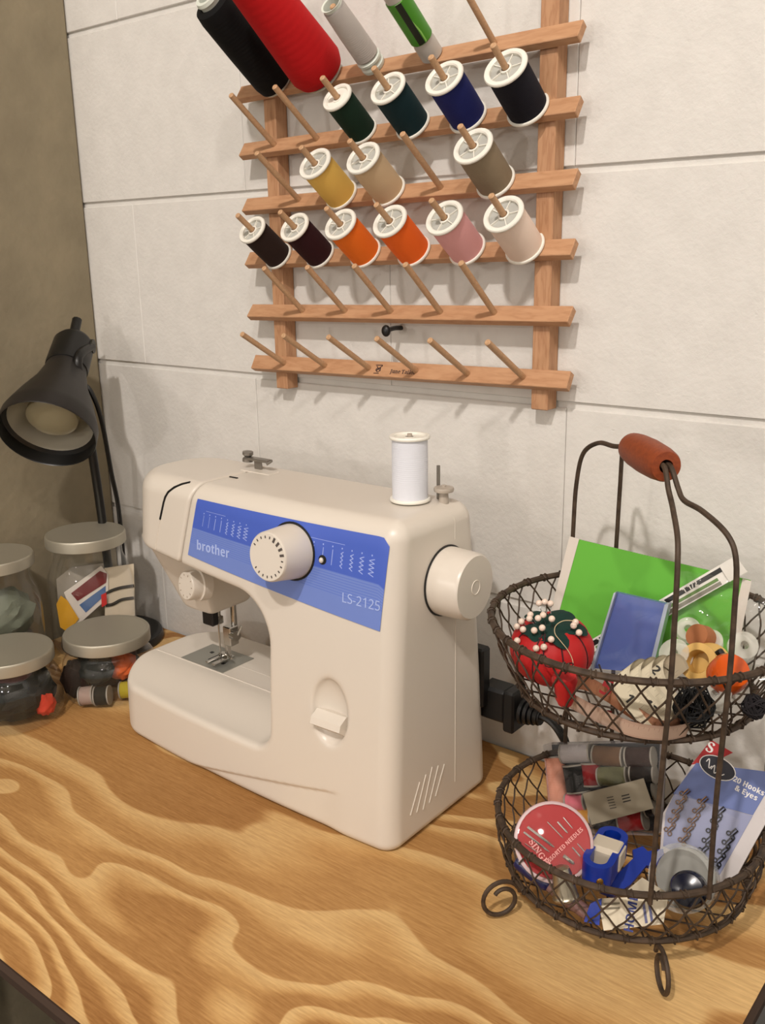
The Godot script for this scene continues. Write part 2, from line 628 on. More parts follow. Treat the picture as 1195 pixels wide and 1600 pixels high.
func thread_rack() -> void:
	var t := thing("thread_rack", "wooden wall rack with six sloping bars of pegs for thread spools", "rack", Vector3(-0.18, 0.36, 0.0))
	var o := Transform3D(Basis.IDENTITY, -t.position)
	var wb := wood("beech bars", Color(0.75, 0.585, 0.445), Color(0.67, 0.495, 0.36), Vector3(2, 14, 14))
	var wp := wood("beech posts", Color(0.73, 0.565, 0.425), Color(0.65, 0.475, 0.345), Vector3(14, 2, 14))
	var wd := wood("birch dowel", Color(0.76, 0.62, 0.48), Color(0.70, 0.55, 0.41), Vector3(20, 20, 20))
	for px in [[-0.354, -0.337, 0.3595], [-0.0268, -0.0098, 0.3640]]:
		var b := B.new()
		b.xf = o
		b.box(Vector3((px[0] + px[1]) / 2, (px[2] + 0.76) / 2, 0.0092), Vector3(px[1] - px[0], 0.76 - px[2], 0.0176), 0.0008)
		part("post", b, wp, t)
	var dowel := B.new()
	dowel.lathe([Vector2(0, -0.004), Vector2(0.0029, -0.004), Vector2(0.0029, PEG - 0.0008), Vector2(0.0021, PEG), Vector2(0, PEG)], 14)
	var dowel_mesh := dowel.mesh()
	for k in 6:
		var a := row_angle(k)
		var b := B.new()
		# strip 16.8 x 8 mm laid in slanted notches
		var left := Vector3(-0.3856, bar_top(k, -0.3856), 0.018)
		var right := Vector3(0.0128, bar_top(k, 0.0128), 0.018)
		var ax := (right - left).normalized()
		var nrm := peg_dir(k)
		var upv := nrm.cross(ax).normalized()
		b.xf = o * Transform3D(Basis(ax, upv, ax.cross(upv)), (left + right) / 2 - upv * 0.0084 - nrm * 0.004)
		b.box(Vector3.ZERO, Vector3((right - left).length(), 0.0168, 0.008), 0.0006)
		var bar := part("bar", b, wb, t)
		for x in row_xs(k):
			put("peg", dowel_mesh, wd, bar, o * along(nrm, peg_foot(k, x)))
		if k == 0:
			var at := peg_foot(0, -0.198)
			var ink := mat("printed ink", Color(0.20, 0.13, 0.14), 0.8)
			var fr := Transform3D(Basis(ax, upv, ax.cross(upv)), at + nrm * 0.0001 - upv * 0.001)
			text("June Tailor", 0.0042, ink, bar, o * fr.translated_local(Vector3(0.028, -0.001, 0)), "lettering", "Droid Serif", true, 0.0002)
			var em := B.new()
			em.xf = o * fr.translated_local(Vector3(-0.004, 0.0005, 0))
			for q in [[-0.0045, 0.0042, 0.004, 0.0045], [-0.0045, -0.0048, 0.002, -0.0045], [-0.003, 0.003, 0.003, -0.002], [0.004, 0.004, -0.002, -0.002], [-0.003, 0.0, 0.003, 0.001]]:
				em.tube([Vector3(q[0], q[1], 0), Vector3(q[2], q[3], 0)], 0.00045, 5)
			em.tube(smooth_path([Vector3(-0.003, -0.001, 0), Vector3(0, -0.003, 0), Vector3(0.003, -0.001, 0), Vector3(0.001, 0.001, 0)], 5, true), 0.0004, 5, true)
			part("emblem", em, ink, bar)
	spools()

func thread_mat(key: String, c: Color) -> StandardMaterial3D:
	var k := "thread " + key
	if mats.has(k):
		return mats[k]
	var m := mat(k, c, 0.8, 0.0, 0.35)
	m.rim_enabled = true
	m.rim = 0.25
	m.rim_tint = 0.7
	if not mats.has("winding"):
		var im := Image.create(32, 512, false, Image.FORMAT_L8)
		var r := RandomNumberGenerator.new()
		r.seed = 8
		for y in 512:
			var ph := r.randf() * 0.25
			for x in 32:
				var h := 0.5 + 0.4 * sin(TAU * (y / 8.0 + x / 32.0)) + ph
				im.set_pixel(x, y, Color(h, h, h))
		mats["winding"] = ImageTexture.create_from_image(im)
	m.heightmap_enabled = true
	m.heightmap_texture = mats["winding"]
	m.heightmap_scale = 0.011
	return m

# a snap spool standing on y = 0: white flanges with a rim and spokes round the bore, wound with thread
func spool_shape(t: Node3D, tm: Material, r: float, h: float, full := 0.91, solid_top := false) -> void:
	var white := mat("spool plastic", Color(0.90, 0.89, 0.85), 0.4)
	var clear := mat("spool web", Color(0.68, 0.68, 0.655), 0.45)
	var f := 0.0028
	for s in [0, 1]:
		var b := B.new()
		if s == 0:
			b.lathe([Vector2(0.004, 0), Vector2(r * 0.97, 0), Vector2(r, f * 0.3), Vector2(r, f * 0.7), Vector2(r * 0.97, f), Vector2(0.004, f), Vector2(0.004, 0)], 36)
		else:
			b.xf = Transform3D(Basis.IDENTITY, Vector3(0, h - f, 0))
			var ri := r * 0.74
			b.lathe([Vector2(ri, 0), Vector2(r * 0.97, 0), Vector2(r, f * 0.3), Vector2(r, f * 0.7), Vector2(r * 0.96, f * 1.05), Vector2(r * 0.80, f * 1.05), Vector2(ri, f * 0.7), Vector2(ri, -f)], 36)
			b.lathe([Vector2(0.0036, -f), Vector2(0.0052, -f), Vector2(0.0052, f * 0.6), Vector2(0.0036, f * 0.6), Vector2(0.0036, -f)], 18)
		var fl := part("flange", b, white, t)
		if s == 1:
			b = B.new()
			b.xf = Transform3D(Basis.IDENTITY, Vector3(0, h - f, 0))
			var y := f * 0.35 if solid_top else -f * 0.2
			b.lathe([Vector2(0.005, y - 0.001), Vector2(r * 0.75, y - 0.001), Vector2(r * 0.75, y), Vector2(0.005, y), Vector2(0.005, y - 0.001)], 30)
			part("web", b, white if solid_top else clear, fl)
			if not solid_top:
				for k in 5:
					b = B.new()
					var d := Vector3(cos(TAU * k / 5 + 0.4), 0, sin(TAU * k / 5 + 0.4))
					b.xf = Transform3D(Basis(d, Vector3.UP, d.cross(Vector3.UP)), Vector3(0, h - f, 0))
					b.box(Vector3((0.005 + r * 0.75) / 2, f * 0.05, 0), Vector3(r * 0.75 - 0.004, f * 0.7, 0.0007))
					part("spoke", b, white, fl)
	var b := B.new()
	b.lathe([Vector2(0.0045, f * 0.8), Vector2(r * full, f * 0.9), Vector2(r * full * 1.012, h * 0.3), Vector2(r * full * 1.012, h * 0.7), Vector2(r * full, h - f * 0.9), Vector2(r * 0.76, h - f * 0.8)], 36)
	part("thread", b, tm, t)

func spools() -> void:
	# row, peg, radius, height, colour, label
	for s in [
		[4, 2, 0.0155, 0.0475, "dark green", Color(0.05, 0.155, 0.10), "dark green thread spool with a plain white top beside the red cone"],
		[4, 3, 0.0178, 0.0480, "teal", Color(0.035, 0.155, 0.175), "dark teal thread spool between the dark green and the royal blue spools"],
		[4, 4, 0.0182, 0.0485, "royal blue", Color(0.09, 0.12, 0.36), "royal blue thread spool beside the navy spool"],
		[4, 5, 0.0192, 0.0485, "navy", Color(0.045, 0.045, 0.09), "blackish navy thread spool on the peg next to the right post"],
		[3, 1, 0.0180, 0.0490, "yellow", Color(0.88, 0.72, 0.36), "mustard yellow thread spool on the wall rack"],
		[3, 2, 0.0180, 0.0490, "tan", Color(0.78, 0.68, 0.54), "light tan thread spool beside the mustard yellow spool"],
		[3, 4, 0.0185, 0.0480, "grey", Color(0.52, 0.465, 0.38), "olive grey thread spool on the wall rack"],
		[2, 0, 0.0165, 0.0480, "dark brown", Color(0.16, 0.10, 0.08), "dark brown thread spool at the end of its row by the left post"],
		[2, 1, 0.0170, 0.0480, "maroon", Color(0.18, 0.05, 0.07), "dark maroon thread spool between the dark brown and an orange spool"],
		[2, 2, 0.0177, 0.0480, "orange", Color(0.93, 0.45, 0.12), "orange thread spool beside the dark maroon spool"],
		[2, 3, 0.0180, 0.0480, "bright orange", Color(0.95, 0.42, 0.13), "bright orange thread spool beside the pink spool"],
		[2, 4, 0.0184, 0.0480, "pink", Color(0.88, 0.65, 0.65), "dusty pink thread spool on the wall rack"],
		[2, 5, 0.0186, 0.0480, "cream", Color(0.89, 0.81, 0.75), "pale cream thread spool on the peg next to the right post"],
	]:
		var x: float = row_xs(s[0])[s[1]]
		var t := thing("thread_spool", s[6], "spool", Vector3.ZERO, "spools on the wall rack")
		t.transform = along(peg_dir(s[0]), peg_foot(s[0], x) + peg_dir(s[0]) * 0.0004)
		t.rotate_object_local(Vector3.UP, rng.randf() * TAU)
		spool_shape(t, thread_mat(s[4], s[5]), s[2], s[3], 0.90, s[4] == "dark green")
	var white := mat("cone plastic", Color(0.80, 0.82, 0.78), 0.45)
	# tall black tube
	var t := thing("thread_cone", "tall black thread tube on the top bar of the wall rack", "spool", Vector3.ZERO, "large spools on the top bar")
	t.transform = along(peg_dir(5), peg_foot(5, row_xs(5)[0]) + peg_dir(5) * 0.0004)
	var b := B.new()
	b.lathe([Vector2(0.0035, 0), Vector2(0.016, 0), Vector2(0.016, 0.002), Vector2(0.011, 0.003), Vector2(0.011, 0.106), Vector2(0.0125, 0.109), Vector2(0.0115, 0.112), Vector2(0.008, 0.112), Vector2(0.008, 0.09), Vector2(0.0035, 0.09)], 30)
	part("core", b, white, t)
	b = B.new()
	b.lathe([Vector2(0.012, 0.002), Vector2(0.0185, 0.0035), Vector2(0.0203, 0.012), Vector2(0.0203, 0.055), Vector2(0.0198, 0.094), Vector2(0.0185, 0.103), Vector2(0.012, 0.105)], 36)
	part("thread", b, thread_mat("black", Color(0.018, 0.017, 0.020)), t)
	# red cone
	t = thing("thread_cone", "wide red thread cone on the top bar beside the tall black tube", "spool", Vector3.ZERO, "large spools on the top bar")
	t.transform = along(peg_dir(5), peg_foot(5, row_xs(5)[1]) + peg_dir(5) * 0.0004)
	b = B.new()
	b.lathe([Vector2(0.0035, 0), Vector2(0.021, 0), Vector2(0.021, 0.002), Vector2(0.014, 0.003), Vector2(0.008, 0.145), Vector2(0.006, 0.145), Vector2(0.0035, 0.09)], 30)
	part("core", b, white, t)
	b = B.new()
	b.lathe([Vector2(0.014, 0.002), Vector2(0.0245, 0.005), Vector2(0.0275, 0.013), Vector2(0.0270, 0.03), Vector2(0.0225, 0.125), Vector2(0.010, 0.133)], 40)
	part("thread", b, thread_mat("red", Color(0.70, 0.05, 0.07)), t)
	# slim pale tube
	t = thing("thread_tube", "slim pale grey thread tube on the top bar beside the red cone", "spool", Vector3.ZERO, "large spools on the top bar")
	t.transform = along(peg_dir(5), peg_foot(5, row_xs(5)[2]) + peg_dir(5) * 0.0004)
	b = B.new()
	b.lathe([Vector2(0.0085, 0.073), Vector2(0.0085, 0.05), Vector2(0.0035, 0.05), Vector2(0.0035, 0), Vector2(0.0110, 0), Vector2(0.0118, 0.002), Vector2(0.0118, 0.004), Vector2(0.0105, 0.0055), Vector2(0.0105, 0.007), Vector2(0.0122, 0.009), Vector2(0.0122, 0.011), Vector2(0.0095, 0.013), Vector2(0.0095, 0.071), Vector2(0.0102, 0.0735), Vector2(0.0085, 0.073)], 30)
	part("core", b, white, t)
	b = B.new()
	b.lathe([Vector2(0.0095, 0.0115), Vector2(0.0116, 0.014), Vector2(0.0112, 0.045), Vector2(0.0104, 0.069), Vector2(0.0094, 0.0705)], 30)
	part("thread", b, thread_mat("pale", Color(0.70, 0.67, 0.65)), t)
	# slim tube with a green label
	t = thing("thread_tube", "slim white thread tube with a green printed wrapper on the top bar", "spool", Vector3.ZERO, "large spools on the top bar")
	t.transform = along(peg_dir(5), peg_foot(5, row_xs(5)[3]) + peg_dir(5) * 0.0004)
	b = B.new()
	b.lathe([Vector2(0.0035, 0), Vector2(0.0095, 0), Vector2(0.0104, 0.001), Vector2(0.0104, 0.015), Vector2(0.0098, 0.018), Vector2(0.0098, 0.076), Vector2(0.0103, 0.078), Vector2(0.0085, 0.078), Vector2(0.0085, 0.05), Vector2(0.0035, 0.05)], 30)
	part("core", b, mat("tube end", Color(0.72, 0.70, 0.67), 0.35), t)
	var im := Image.create(256, 256, false, Image.FORMAT_RGB8)
	im.fill(Color(0.25, 0.52, 0.10))
	for y in 256:
		for k in 4:
			var x := int(30 + 64 * k + 7 * sin(y * 0.05 + k)) % 256
			im.fill_rect(Rect2i(x, y, 5, 1), Color(0.55, 0.75, 0.38))
	for k in 2:
		im.fill_rect(Rect2i(75 + 128 * k, 60, 22, 120), Color(0.06, 0.10, 0.04))
		im.fill_rect(Rect2i(75 + 128 * k, 195, 22, 30), Color(0.62, 0.64, 0.58))
	var lm := mat("green wrapper", Color(1, 1, 1), 0.45)
	lm.albedo_texture = ImageTexture.create_from_image(im)
	b = B.new()
	b.lathe([Vector2(0.0101, 0.020), Vector2(0.0108, 0.021), Vector2(0.0108, 0.064), Vector2(0.0101, 0.065)], 36)
	part("wrapper", b, lm, t)

# ---------------------------------------------------------------- sewing machine
func smin(a: float, b: float, k: float) -> float:
	var h := maxf(k - absf(a - b), 0.0) / k
	return minf(a, b) - h * h * k * 0.25

func smax(a: float, b: float, k: float) -> float:
	var h := maxf(k - absf(a - b), 0.0) / k
	return maxf(a, b) + h * h * k * 0.25

func round_and(a: float, b: float, r: float) -> float:
	var p := maxf(a + r, 0.0)
	var q := maxf(b + r, 0.0)
	return sqrt(p * p + q * q) + minf(maxf(a + r, b + r), 0.0) - r

# distance to the moulded housing
func housing(p: Vector3) -> float:
	var x := p.x
	var y := p.y
	var z := p.z
	var s := (x + 0.20) / 0.215
	var zf := 0.2195 + 0.0105 * (1.0 - s * s) - 0.02 * y - 0.15 * y * y
	# the foot of the front steps back under a rising curve
	var yc := 0.004 + (x + 0.30) * 0.2
	if y < 0.06 and x > -0.32 and x < -0.06:
		zf -= 0.0024 * smoothstep(0.0, 0.0045, yc - y) * smoothstep(-0.31, -0.27, x) * (1.0 - smoothstep(-0.115, -0.085, x))
	var zb := 0.066 + 0.06 * y + 0.15 * y * y
	var rl := 0.046 if x < -0.25 else 0.016
	var lx := -0.4335 if y < 0.1 else -0.3930
	var dx := absf(x - (lx - 0.0355) * 0.5) - (-0.0355 - lx) * 0.5
	var d := round_and(dx, maxf(z - zf, zb - z), rl)
	d = round_and(d, y - 0.2955, 0.017)
	d = round_and(d, -y, 0.009)
	# throat between arm and bed
	if x < -0.10 and y > 0.02 and y < 0.27:
		var bed := 0.0715 - 0.0135 * smoothstep(0.165, 0.226, z)
		var under := 0.2055 - (x + 0.2) * 0.085
		var o := round_and(x + 0.176, y - under, 0.042)
		o = round_and(o, bed - y, 0.022)
		d = smax(d, -o, 0.007)
		# head that carries the needle bar
		if x < -0.26 and y > 0.10:
			var c := maxf((z - 0.160 - (y - 0.134) * 0.42) * 0.92, 0.103 - z)
			c = smax(c, (x + 0.324 - (y - 0.134) * 0.33) * 0.95, 0.006)
			c = smax(c, (-0.372 - x - (y - 0.136) * 0.16) * 0.98, 0.014)
			c = smax(c, 0.136 - y, 0.008)
			c = maxf(c, y - 0.225)
			d = smin(d, c, 0.006)
	# dish round the reverse lever
	if y < 0.17 and x > -0.14 and z > 0.2:
		var q := Vector3((x + 0.1025) / 0.0195, (y - 0.1185) / 0.031, (z - zf) / 0.009)
		d = smax(d, -(q.length() - 1.0) * 0.0085, 0.002)
	return d

# the moulding is in two pieces that meet along a slanting joint on the arm
func joint(p: Vector3) -> float:
	return (p.x + 0.2920 - (p.y - 0.25) * 0.254) * 0.969

func main_piece(p: Vector3) -> float:
	var d := housing(p)
	return d if p.y < 0.1 else smax(d, 0.0005 - joint(p), 0.0042)

func face_piece(p: Vector3) -> float:
	return maxf(smax(housing(p), joint(p) + 0.0005, 0.0042), 0.11 - p.y)

func trace_front(x: float, y: float) -> Vector3:
	var p := Vector3(x, y, 0.27)
	for i in 60:
		var d := housing(p)
		if d < 0.00005:
			break
		p.z -= d * 0.9
	return p

func trace_side(y: float, z: float) -> Vector3:
	var p := Vector3(0.0, y, z)
	for i in 60:
		var d := housing(p)
		if d < 0.00005:
			break
		p.x -= d * 0.9
	return p

func trace_top(x: float, z: float) -> Vector3:
	var p := Vector3(x, 0.33, z)
	for i in 60:
		var d := housing(p)
		if d < 0.00005:
			break
		p.y -= d * 0.9
	return p

func slope(p: Vector3, f := housing) -> Vector3:
	var e := 0.0006
	return Vector3(f.call(p + Vector3(e, 0, 0)) - f.call(p - Vector3(e, 0, 0)), f.call(p + Vector3(0, e, 0)) - f.call(p - Vector3(0, e, 0)), f.call(p + Vector3(0, 0, e)) - f.call(p - Vector3(0, 0, e))).normalized()

# surface nets: one vertex in each cell the surface crosses
func net(lo: Vector3, hi: Vector3, h: float, f: Callable) -> ArrayMesh:
	var n := Vector3i(((hi - lo) / h).ceil())
	var blk := 6
	n = (n / blk + Vector3i.ONE) * blk
	var sx := 1
	var sy := n.x + 1
	var sz := (n.x + 1) * (n.y + 1)
	var val := PackedFloat32Array()
	val.resize(sz * (n.z + 1))
	val.fill(99.0)
	var active := []
	for bz in n.z / blk:
		for by in n.y / blk:
			for bx in n.x / blk:
				var c := lo + (Vector3(bx, by, bz) + Vector3.ONE * 0.5) * blk * h
				if absf(f.call(c)) > blk * h * 1.25:
					continue
				active.append(Vector3i(bx, by, bz) * blk)
	for a in active:
		for k in blk + 1:
			for j in blk + 1:
				var at: int = a.x + (a.y + j) * sy + (a.z + k) * sz
				for i in blk + 1:
					if val[at + i] == 99.0:
						val[at + i] = f.call(lo + Vector3(a.x + i, a.y + j, a.z + k) * h)
	var index := PackedInt32Array()
	index.resize(val.size())
	index.fill(-1)
	var vs := PackedVector3Array()
	var cells := []
	var corner := [0, sx, sy, sx + sy, sz, sx + sz, sy + sz, sx + sy + sz]
	var cpos := [Vector3(0, 0, 0), Vector3(1, 0, 0), Vector3(0, 1, 0), Vector3(1, 1, 0), Vector3(0, 0, 1), Vector3(1, 0, 1), Vector3(0, 1, 1), Vector3(1, 1, 1)]
	var edges := [[0, 1], [2, 3], [4, 5], [6, 7], [0, 2], [1, 3], [4, 6], [5, 7], [0, 4], [1, 5], [2, 6], [3, 7]]
	for a in active:
		for k in blk:
			for j in blk:
				for i in blk:
					var at: int = a.x + i + (a.y + j) * sy + (a.z + k) * sz
					var inside := 0
					for c in 8:
						if val[at + corner[c]] < 0.0:
							inside += 1
					if inside == 0 or inside == 8:
						continue
					var p := Vector3.ZERO
					var m := 0
					for e in edges:
						var va := val[at + corner[e[0]]]
						var vb := val[at + corner[e[1]]]
						if (va < 0.0) != (vb < 0.0):
							p += cpos[e[0]].lerp(cpos[e[1]], va / (va - vb))
							m += 1
					index[at] = vs.size()
					vs.append(lo + (Vector3(a.x + i, a.y + j, a.z + k) + p / m) * h)
					cells.append(at)
	var ns := PackedVector3Array()
	ns.resize(vs.size())
	for i in vs.size():
		var g := slope(vs[i], f)
		vs[i] -= g * f.call(vs[i])
		ns[i] = g
	var ix := PackedInt32Array()
	for at in cells:
		for d in [[sx, sy, sz], [sy, sz, sx], [sz, sx, sy]]:
			var va := val[at]
			var vb := val[at + d[0]]
			if (va < 0.0) == (vb < 0.0):
				continue
			if at - d[1] - d[2] < 0:
				continue
			var q := [index[at], index[at - d[1]], index[at - d[1] - d[2]], index[at - d[2]]]
			if q[0] < 0 or q[1] < 0 or q[2] < 0 or q[3] < 0:
				continue
			if va < 0.0:
				ix.append_array([q[0], q[2], q[1], q[0], q[3], q[2]])
			else:
				ix.append_array([q[0], q[1], q[2], q[0], q[2], q[3]])
	var arr := []
	arr.resize(Mesh.ARRAY_MAX)
	arr[Mesh.ARRAY_VERTEX] = vs
	arr[Mesh.ARRAY_NORMAL] = ns
	arr[Mesh.ARRAY_INDEX] = ix
	var mm := ArrayMesh.new()
	mm.add_surface_from_arrays(Mesh.PRIMITIVE_TRIANGLES, arr)
	return mm

func panel_print() -> StandardMaterial3D:
	var w := 1024
	var h := 384
	var im := Image.create(w, h, false, Image.FORMAT_RGB8)
	var deep := Color(0.26, 0.37, 0.74)
	var pale := Color(0.42, 0.51, 0.78)
	for y in h:
		for x in w:
			var c := deep if y < h * 0.50 else pale
			if y >= h * 0.50 and y < h * 0.78 and (y % 12) < 4:
				c = Color(0.36, 0.46, 0.77)
			im.set_pixel(x, y, c)
	var ink := Color(0.62, 0.69, 0.90)
	var lines := func(x0: float, y0: float, x1: float, y1: float, t: int) -> void:
		var m := int(maxf(absf(x1 - x0), absf(y1 - y0))) + 1
		for i in m + 1:
			im.fill_rect(Rect2i(int(lerpf(x0, x1, float(i) / m)), int(lerpf(y0, y1, float(i) / m)), t, t), ink)
	# stitch charts left and right of the dial
	for side in [[60, 250, 0], [640, 960, 1]]:
		lines.call(side[0] + 10, 62, side[0] + (130 if side[2] == 0 else 190), 62, 2)
		var cols := 8
		for k in cols:
			var x: float = side[0] + (side[1] - side[0] + 70 * (1 - side[2])) * k / (cols - 1.0)
			var big: bool = k >= 4
			for d in 2:
				im.fill_rect(Rect2i(int(x) - 3, 78, 5, 7), ink)
			if not big:
				for q in 8:
					lines.call(x, 95 + q * 9, x, 95 + q * 9 + (3 if k < 2 else 6), 3)
			else:
				for q in 8:
					var sgn := 1 if q % 2 else -1
					var wd := 5 + 2 * (k - 4)
					lines.call(x - wd * sgn, 95 + q * 9, x + wd * sgn, 95 + q * 9 + 9, 3)
	# small width marks under the dial lamp
	for q in 5:
		lines.call(598, 80 + q * 12, 606, 80 + q * 12, 3)
	var m := mat("blue panel", Color(1, 1, 1), 0.38)
	m.albedo_texture = ImageTexture.create_from_image(im)
	return m

func front_frame(x: float, y: float, lift := 0.0006) -> Transform3D:
	var p := trace_front(x, y)
	var n := slope(p)
	var ax := (Vector3.RIGHT - n * n.x).normalized()
	return Transform3D(Basis(ax, n.cross(ax), n), p + n * lift)

func seam(b: B, pts: Array, how: String, r := 0.0005) -> void:
	var path := []
	for q in pts:
		var p: Vector3
		if how == "front":
			p = trace_front(q.x, q.y)
		elif how == "side":
			p = trace_side(q.x, q.y)
		else:
			p = trace_top(q.x, q.y)
		path.append(p)
	b.tube(path, r, 6)

func line2(a: Vector2, c: Vector2, n: int) -> Array:
	var o := []
	for i in n + 1:
		o.append(a.lerp(c, float(i) / n))
	return o

func sewing_machine() -> void:
	var t := thing("sewing_machine", "cream sewing machine with a blue front panel standing on the table", "sewing machine")
	var cream := mat("cream plastic", Color(0.815, 0.785, 0.74), 0.34, 0.0, 0.5)
	var knobm := mat("cream knob plastic", Color(0.825, 0.795, 0.75), 0.30)
	var gap := cream
	var black := mat("black plastic", Color(0.02, 0.02, 0.022), 0.45)
	var steel := mat("polished steel", Color(0.72, 0.71, 0.69), 0.22, 1.0)
	var plate := mat("brushed steel plate", Color(0.60, 0.60, 0.57), 0.45, 0.6)
	put("housing", net(Vector3(-0.45, -0.008, 0.05), Vector3(-0.02, 0.31, 0.25), 0.0024, main_piece), cream, t)
	put("face_cover", net(Vector3(-0.41, 0.10, 0.05), Vector3(-0.26, 0.31, 0.24), 0.0022, face_piece), cream, t)
	# blue front panel
	var b := B.new()
	b.grid(44, 14, func(u: float, v: float) -> Vector3:
		var xl := lerpf(-0.2860, -0.2725, v)
		var xr := lerpf(-0.0505, -0.0455, v)
		var top := 0.2835
		var ub := maxf(0.0, (u - 0.965) / 0.035)
		top -= 0.007 * (1.0 - sqrt(maxf(0.0, 1.0 - ub * ub)))
		var bot := lerpf(0.2270, 0.2045, u)
		var fr := front_frame(lerpf(xl, xr, u), lerpf(bot, top, v), 0.0007)
		return fr.origin)
	part("front_panel", b, panel_print(), t)
	var ink := mat("panel lettering", Color(0.64, 0.71, 0.90), 0.5)
	text("brother", 0.0095, ink, t, front_frame(-0.2490, 0.2395, 0.0009), "lettering", "Droid Sans", true)
	text("LS-2125", 0.0085, ink, t, front_frame(-0.0705, 0.2260, 0.0009), "lettering", "Droid Sans", false)
	# stitch dial
	var fr := front_frame(-0.1470, 0.2560, 0.0)
	var dx := Transform3D(fr.basis * Basis(Vector3.RIGHT, PI / 2), fr.origin)
	b = B.new()
	b.xf = dx
	b.lathe([Vector2(0, 0.0), Vector2(0.0262, 0.0), Vector2(0.0262, 0.0012), Vector2(0.0, 0.0012)], 40)
	part("dial_recess", b, black, t)
	b = B.new()
	b.xf = dx
	b.lathe([Vector2(0, 0.001), Vector2(0.0243, 0.001), Vector2(0.0240, 0.006), Vector2(0.0218, 0.030), Vector2(0.0205, 0.0318), Vector2(0.0, 0.0320)], 48)
	var dial := part("pattern_dial", b, knobm, t)
	for k in 18:
		var a := deg_to_rad(150 - k * 17.0)
		var q := Vector3(cos(a), 0, -sin(a)) * 0.0172
		var long := k >= 5 and k <= 8
		var mk := B.new()
		mk.xf = dx * Transform3D(Basis(Vector3.UP, a), q + Vector3(0, 0.0320, 0))
		mk.box(Vector3.ZERO, Vector3(0.0046 if long else 0.0022, 0.0003, 0.0022 if long else 0.0011))
		part("mark", mk, mat("dial print", Color(0.30, 0.27, 0.25), 0.6), dial)
	# indicator hole and lamp lens beside the dial
	b = B.new()
	b.xf = Transform3D(front_frame(-0.1125, 0.2545, 0.0004).basis * Basis(Vector3.RIGHT, PI / 2), front_frame(-0.1125, 0.2545, 0.0004).origin)
	b.lathe([Vector2(0, 0), Vector2(0.0042, 0), Vector2(0.0042, 0.0006), Vector2(0, 0.0006)], 20)
	part("width_slot", b, black, t)
	b = B.new()
	b.ball(front_frame(-0.1132, 0.2540, 0.0015).origin, Vector3(0.0022, 0.0025, 0.002), 12, 8)
	part("width_pin", b, knobm, t)
	# hand wheel on the right end
	var wf := Transform3D(Basis(Vector3.BACK, -PI / 2), Vector3(-0.0375, 0.2315, 0.1425))
	b = B.new()
	b.xf = wf
	b.lathe([Vector2(0, 0), Vector2(0.0315, 0), Vector2(0.0315, 0.0032), Vector2(0.0, 0.0032)], 48)
	part("wheel_recess", b, black, t)
	b = B.new()
	b.xf = wf
	b.lathe([Vector2(0, 0.003), Vector2(0.0300, 0.003), Vector2(0.0302, 0.006), Vector2(0.0292, 0.030), Vector2(0.0272, 0.0328), Vector2(0.0, 0.0332)], 56)
	var wheel := part("hand_wheel", b, knobm, t)
	b = B.new()
	b.xf = wf
	var ring := []
	for k in 28:
		ring.append(Vector3(cos(TAU * k / 28) * 0.0062, 0.0333, sin(TAU * k / 28) * 0.0062))
	b.tube(ring, 0.0003, 5, true)
	part("wheel_ring", b, mat("wheel ring", Color(0.93, 0.90, 0.85), 0.4), wheel)
	# reverse lever in its dish
	b = B.new()
	var lf := front_frame(-0.1025, 0.1185, 0.0)
	b.xf = lf
	b.grid(14, 12, func(u: float, v: float) -> Vector3:
		var yy := lerpf(-0.0275, 0.0265, v)
		var hw := 0.0150 * sqrt(maxf(0.0, 1.0 - pow(absf(lerpf(-1, 1, v)), 3.5)))
		var xx := lerpf(-hw, hw, u)
		var bump := 0.0012
		return Vector3(xx, yy, bump * (1.0 - pow(absf(lerpf(-1, 1, u)), 4.0) * 0.9) - 0.0022))
	var lever := part("reverse_lever", b, knobm, t)
	b = B.new()
	b.xf = lf.translated_local(Vector3(0, -0.0135, 0.002))
	var tab := PackedVector2Array()
	for q in [[0.0105, -0.004], [0.0120, 0.0040], [0.0070, 0.0125], [0.0010, 0.0140], [-0.0075, 0.0020], [-0.0100, -0.004]]:
		tab.append(Vector2(q[1], q[0]))
	b.xf = b.xf * Transform3D(Basis(Vector3.UP, -PI / 2), Vector3(0.0165, 0, 0))
	b.prism(tab, 0.0330)
	part("lever_tab", b, knobm, lever)
	# tension dial on the needle head
	b = B.new()
	var kx := along(Vector3(-0.16, 0.13, 0.98), Vector3(-0.308, 0.1825, 0.180))
	b.xf = kx
	b.lathe([Vector2(0, 0), Vector2(0.0172, 0), Vector2(0.0172, 0.010), Vector2(0.0150, 0.0105), Vector2(0.0150, 0.0205), Vector2(0.0138, 0.0222), Vector2(0, 0.0224)], 36)
	var td := part("tension_dial", b, knobm, t)
	for k in 10:
		var a := TAU * k / 10
		var mk := B.new()
		mk.xf = kx * Transform3D(Basis(Vector3.UP, a), Vector3(cos(a), 0, -sin(a)) * 0.0112 + Vector3(0, 0.0224, 0))
		mk.box(Vector3.ZERO, Vector3(0.0020, 0.0003, 0.0008))
		part("mark", mk, mat("tension print", Color(0.62, 0.56, 0.50), 0.6), td)
	# seams, slots and vents
	b = B.new()
	seam(b, line2(Vector2(-0.3310, 0.254), Vector2(-0.3250, 0.272), 5) + [Vector2(-0.3225, 0.2775), Vector2(-0.3185, 0.2830), Vector2(-0.3120, 0.2880), Vector2(-0.3040, 0.2918), Vector2(-0.2960, 0.2940)], "front", 0.0013)
	part("thread_slot", b, black, t)
	b = B.new()
	seam(b, line2(Vector2(-0.3400, 0.222), Vector2(-0.3312, 0.254), 5), "front", 0.0007)
	part("slot_seam", b, gap, t)
	b = B.new()
	seam(b, line2(Vector2(-0.276, 0.166), Vector2(-0.265, 0.166), 3), "top", 0.0011)
	part("top_slit", b, black, t)
	b = B.new()
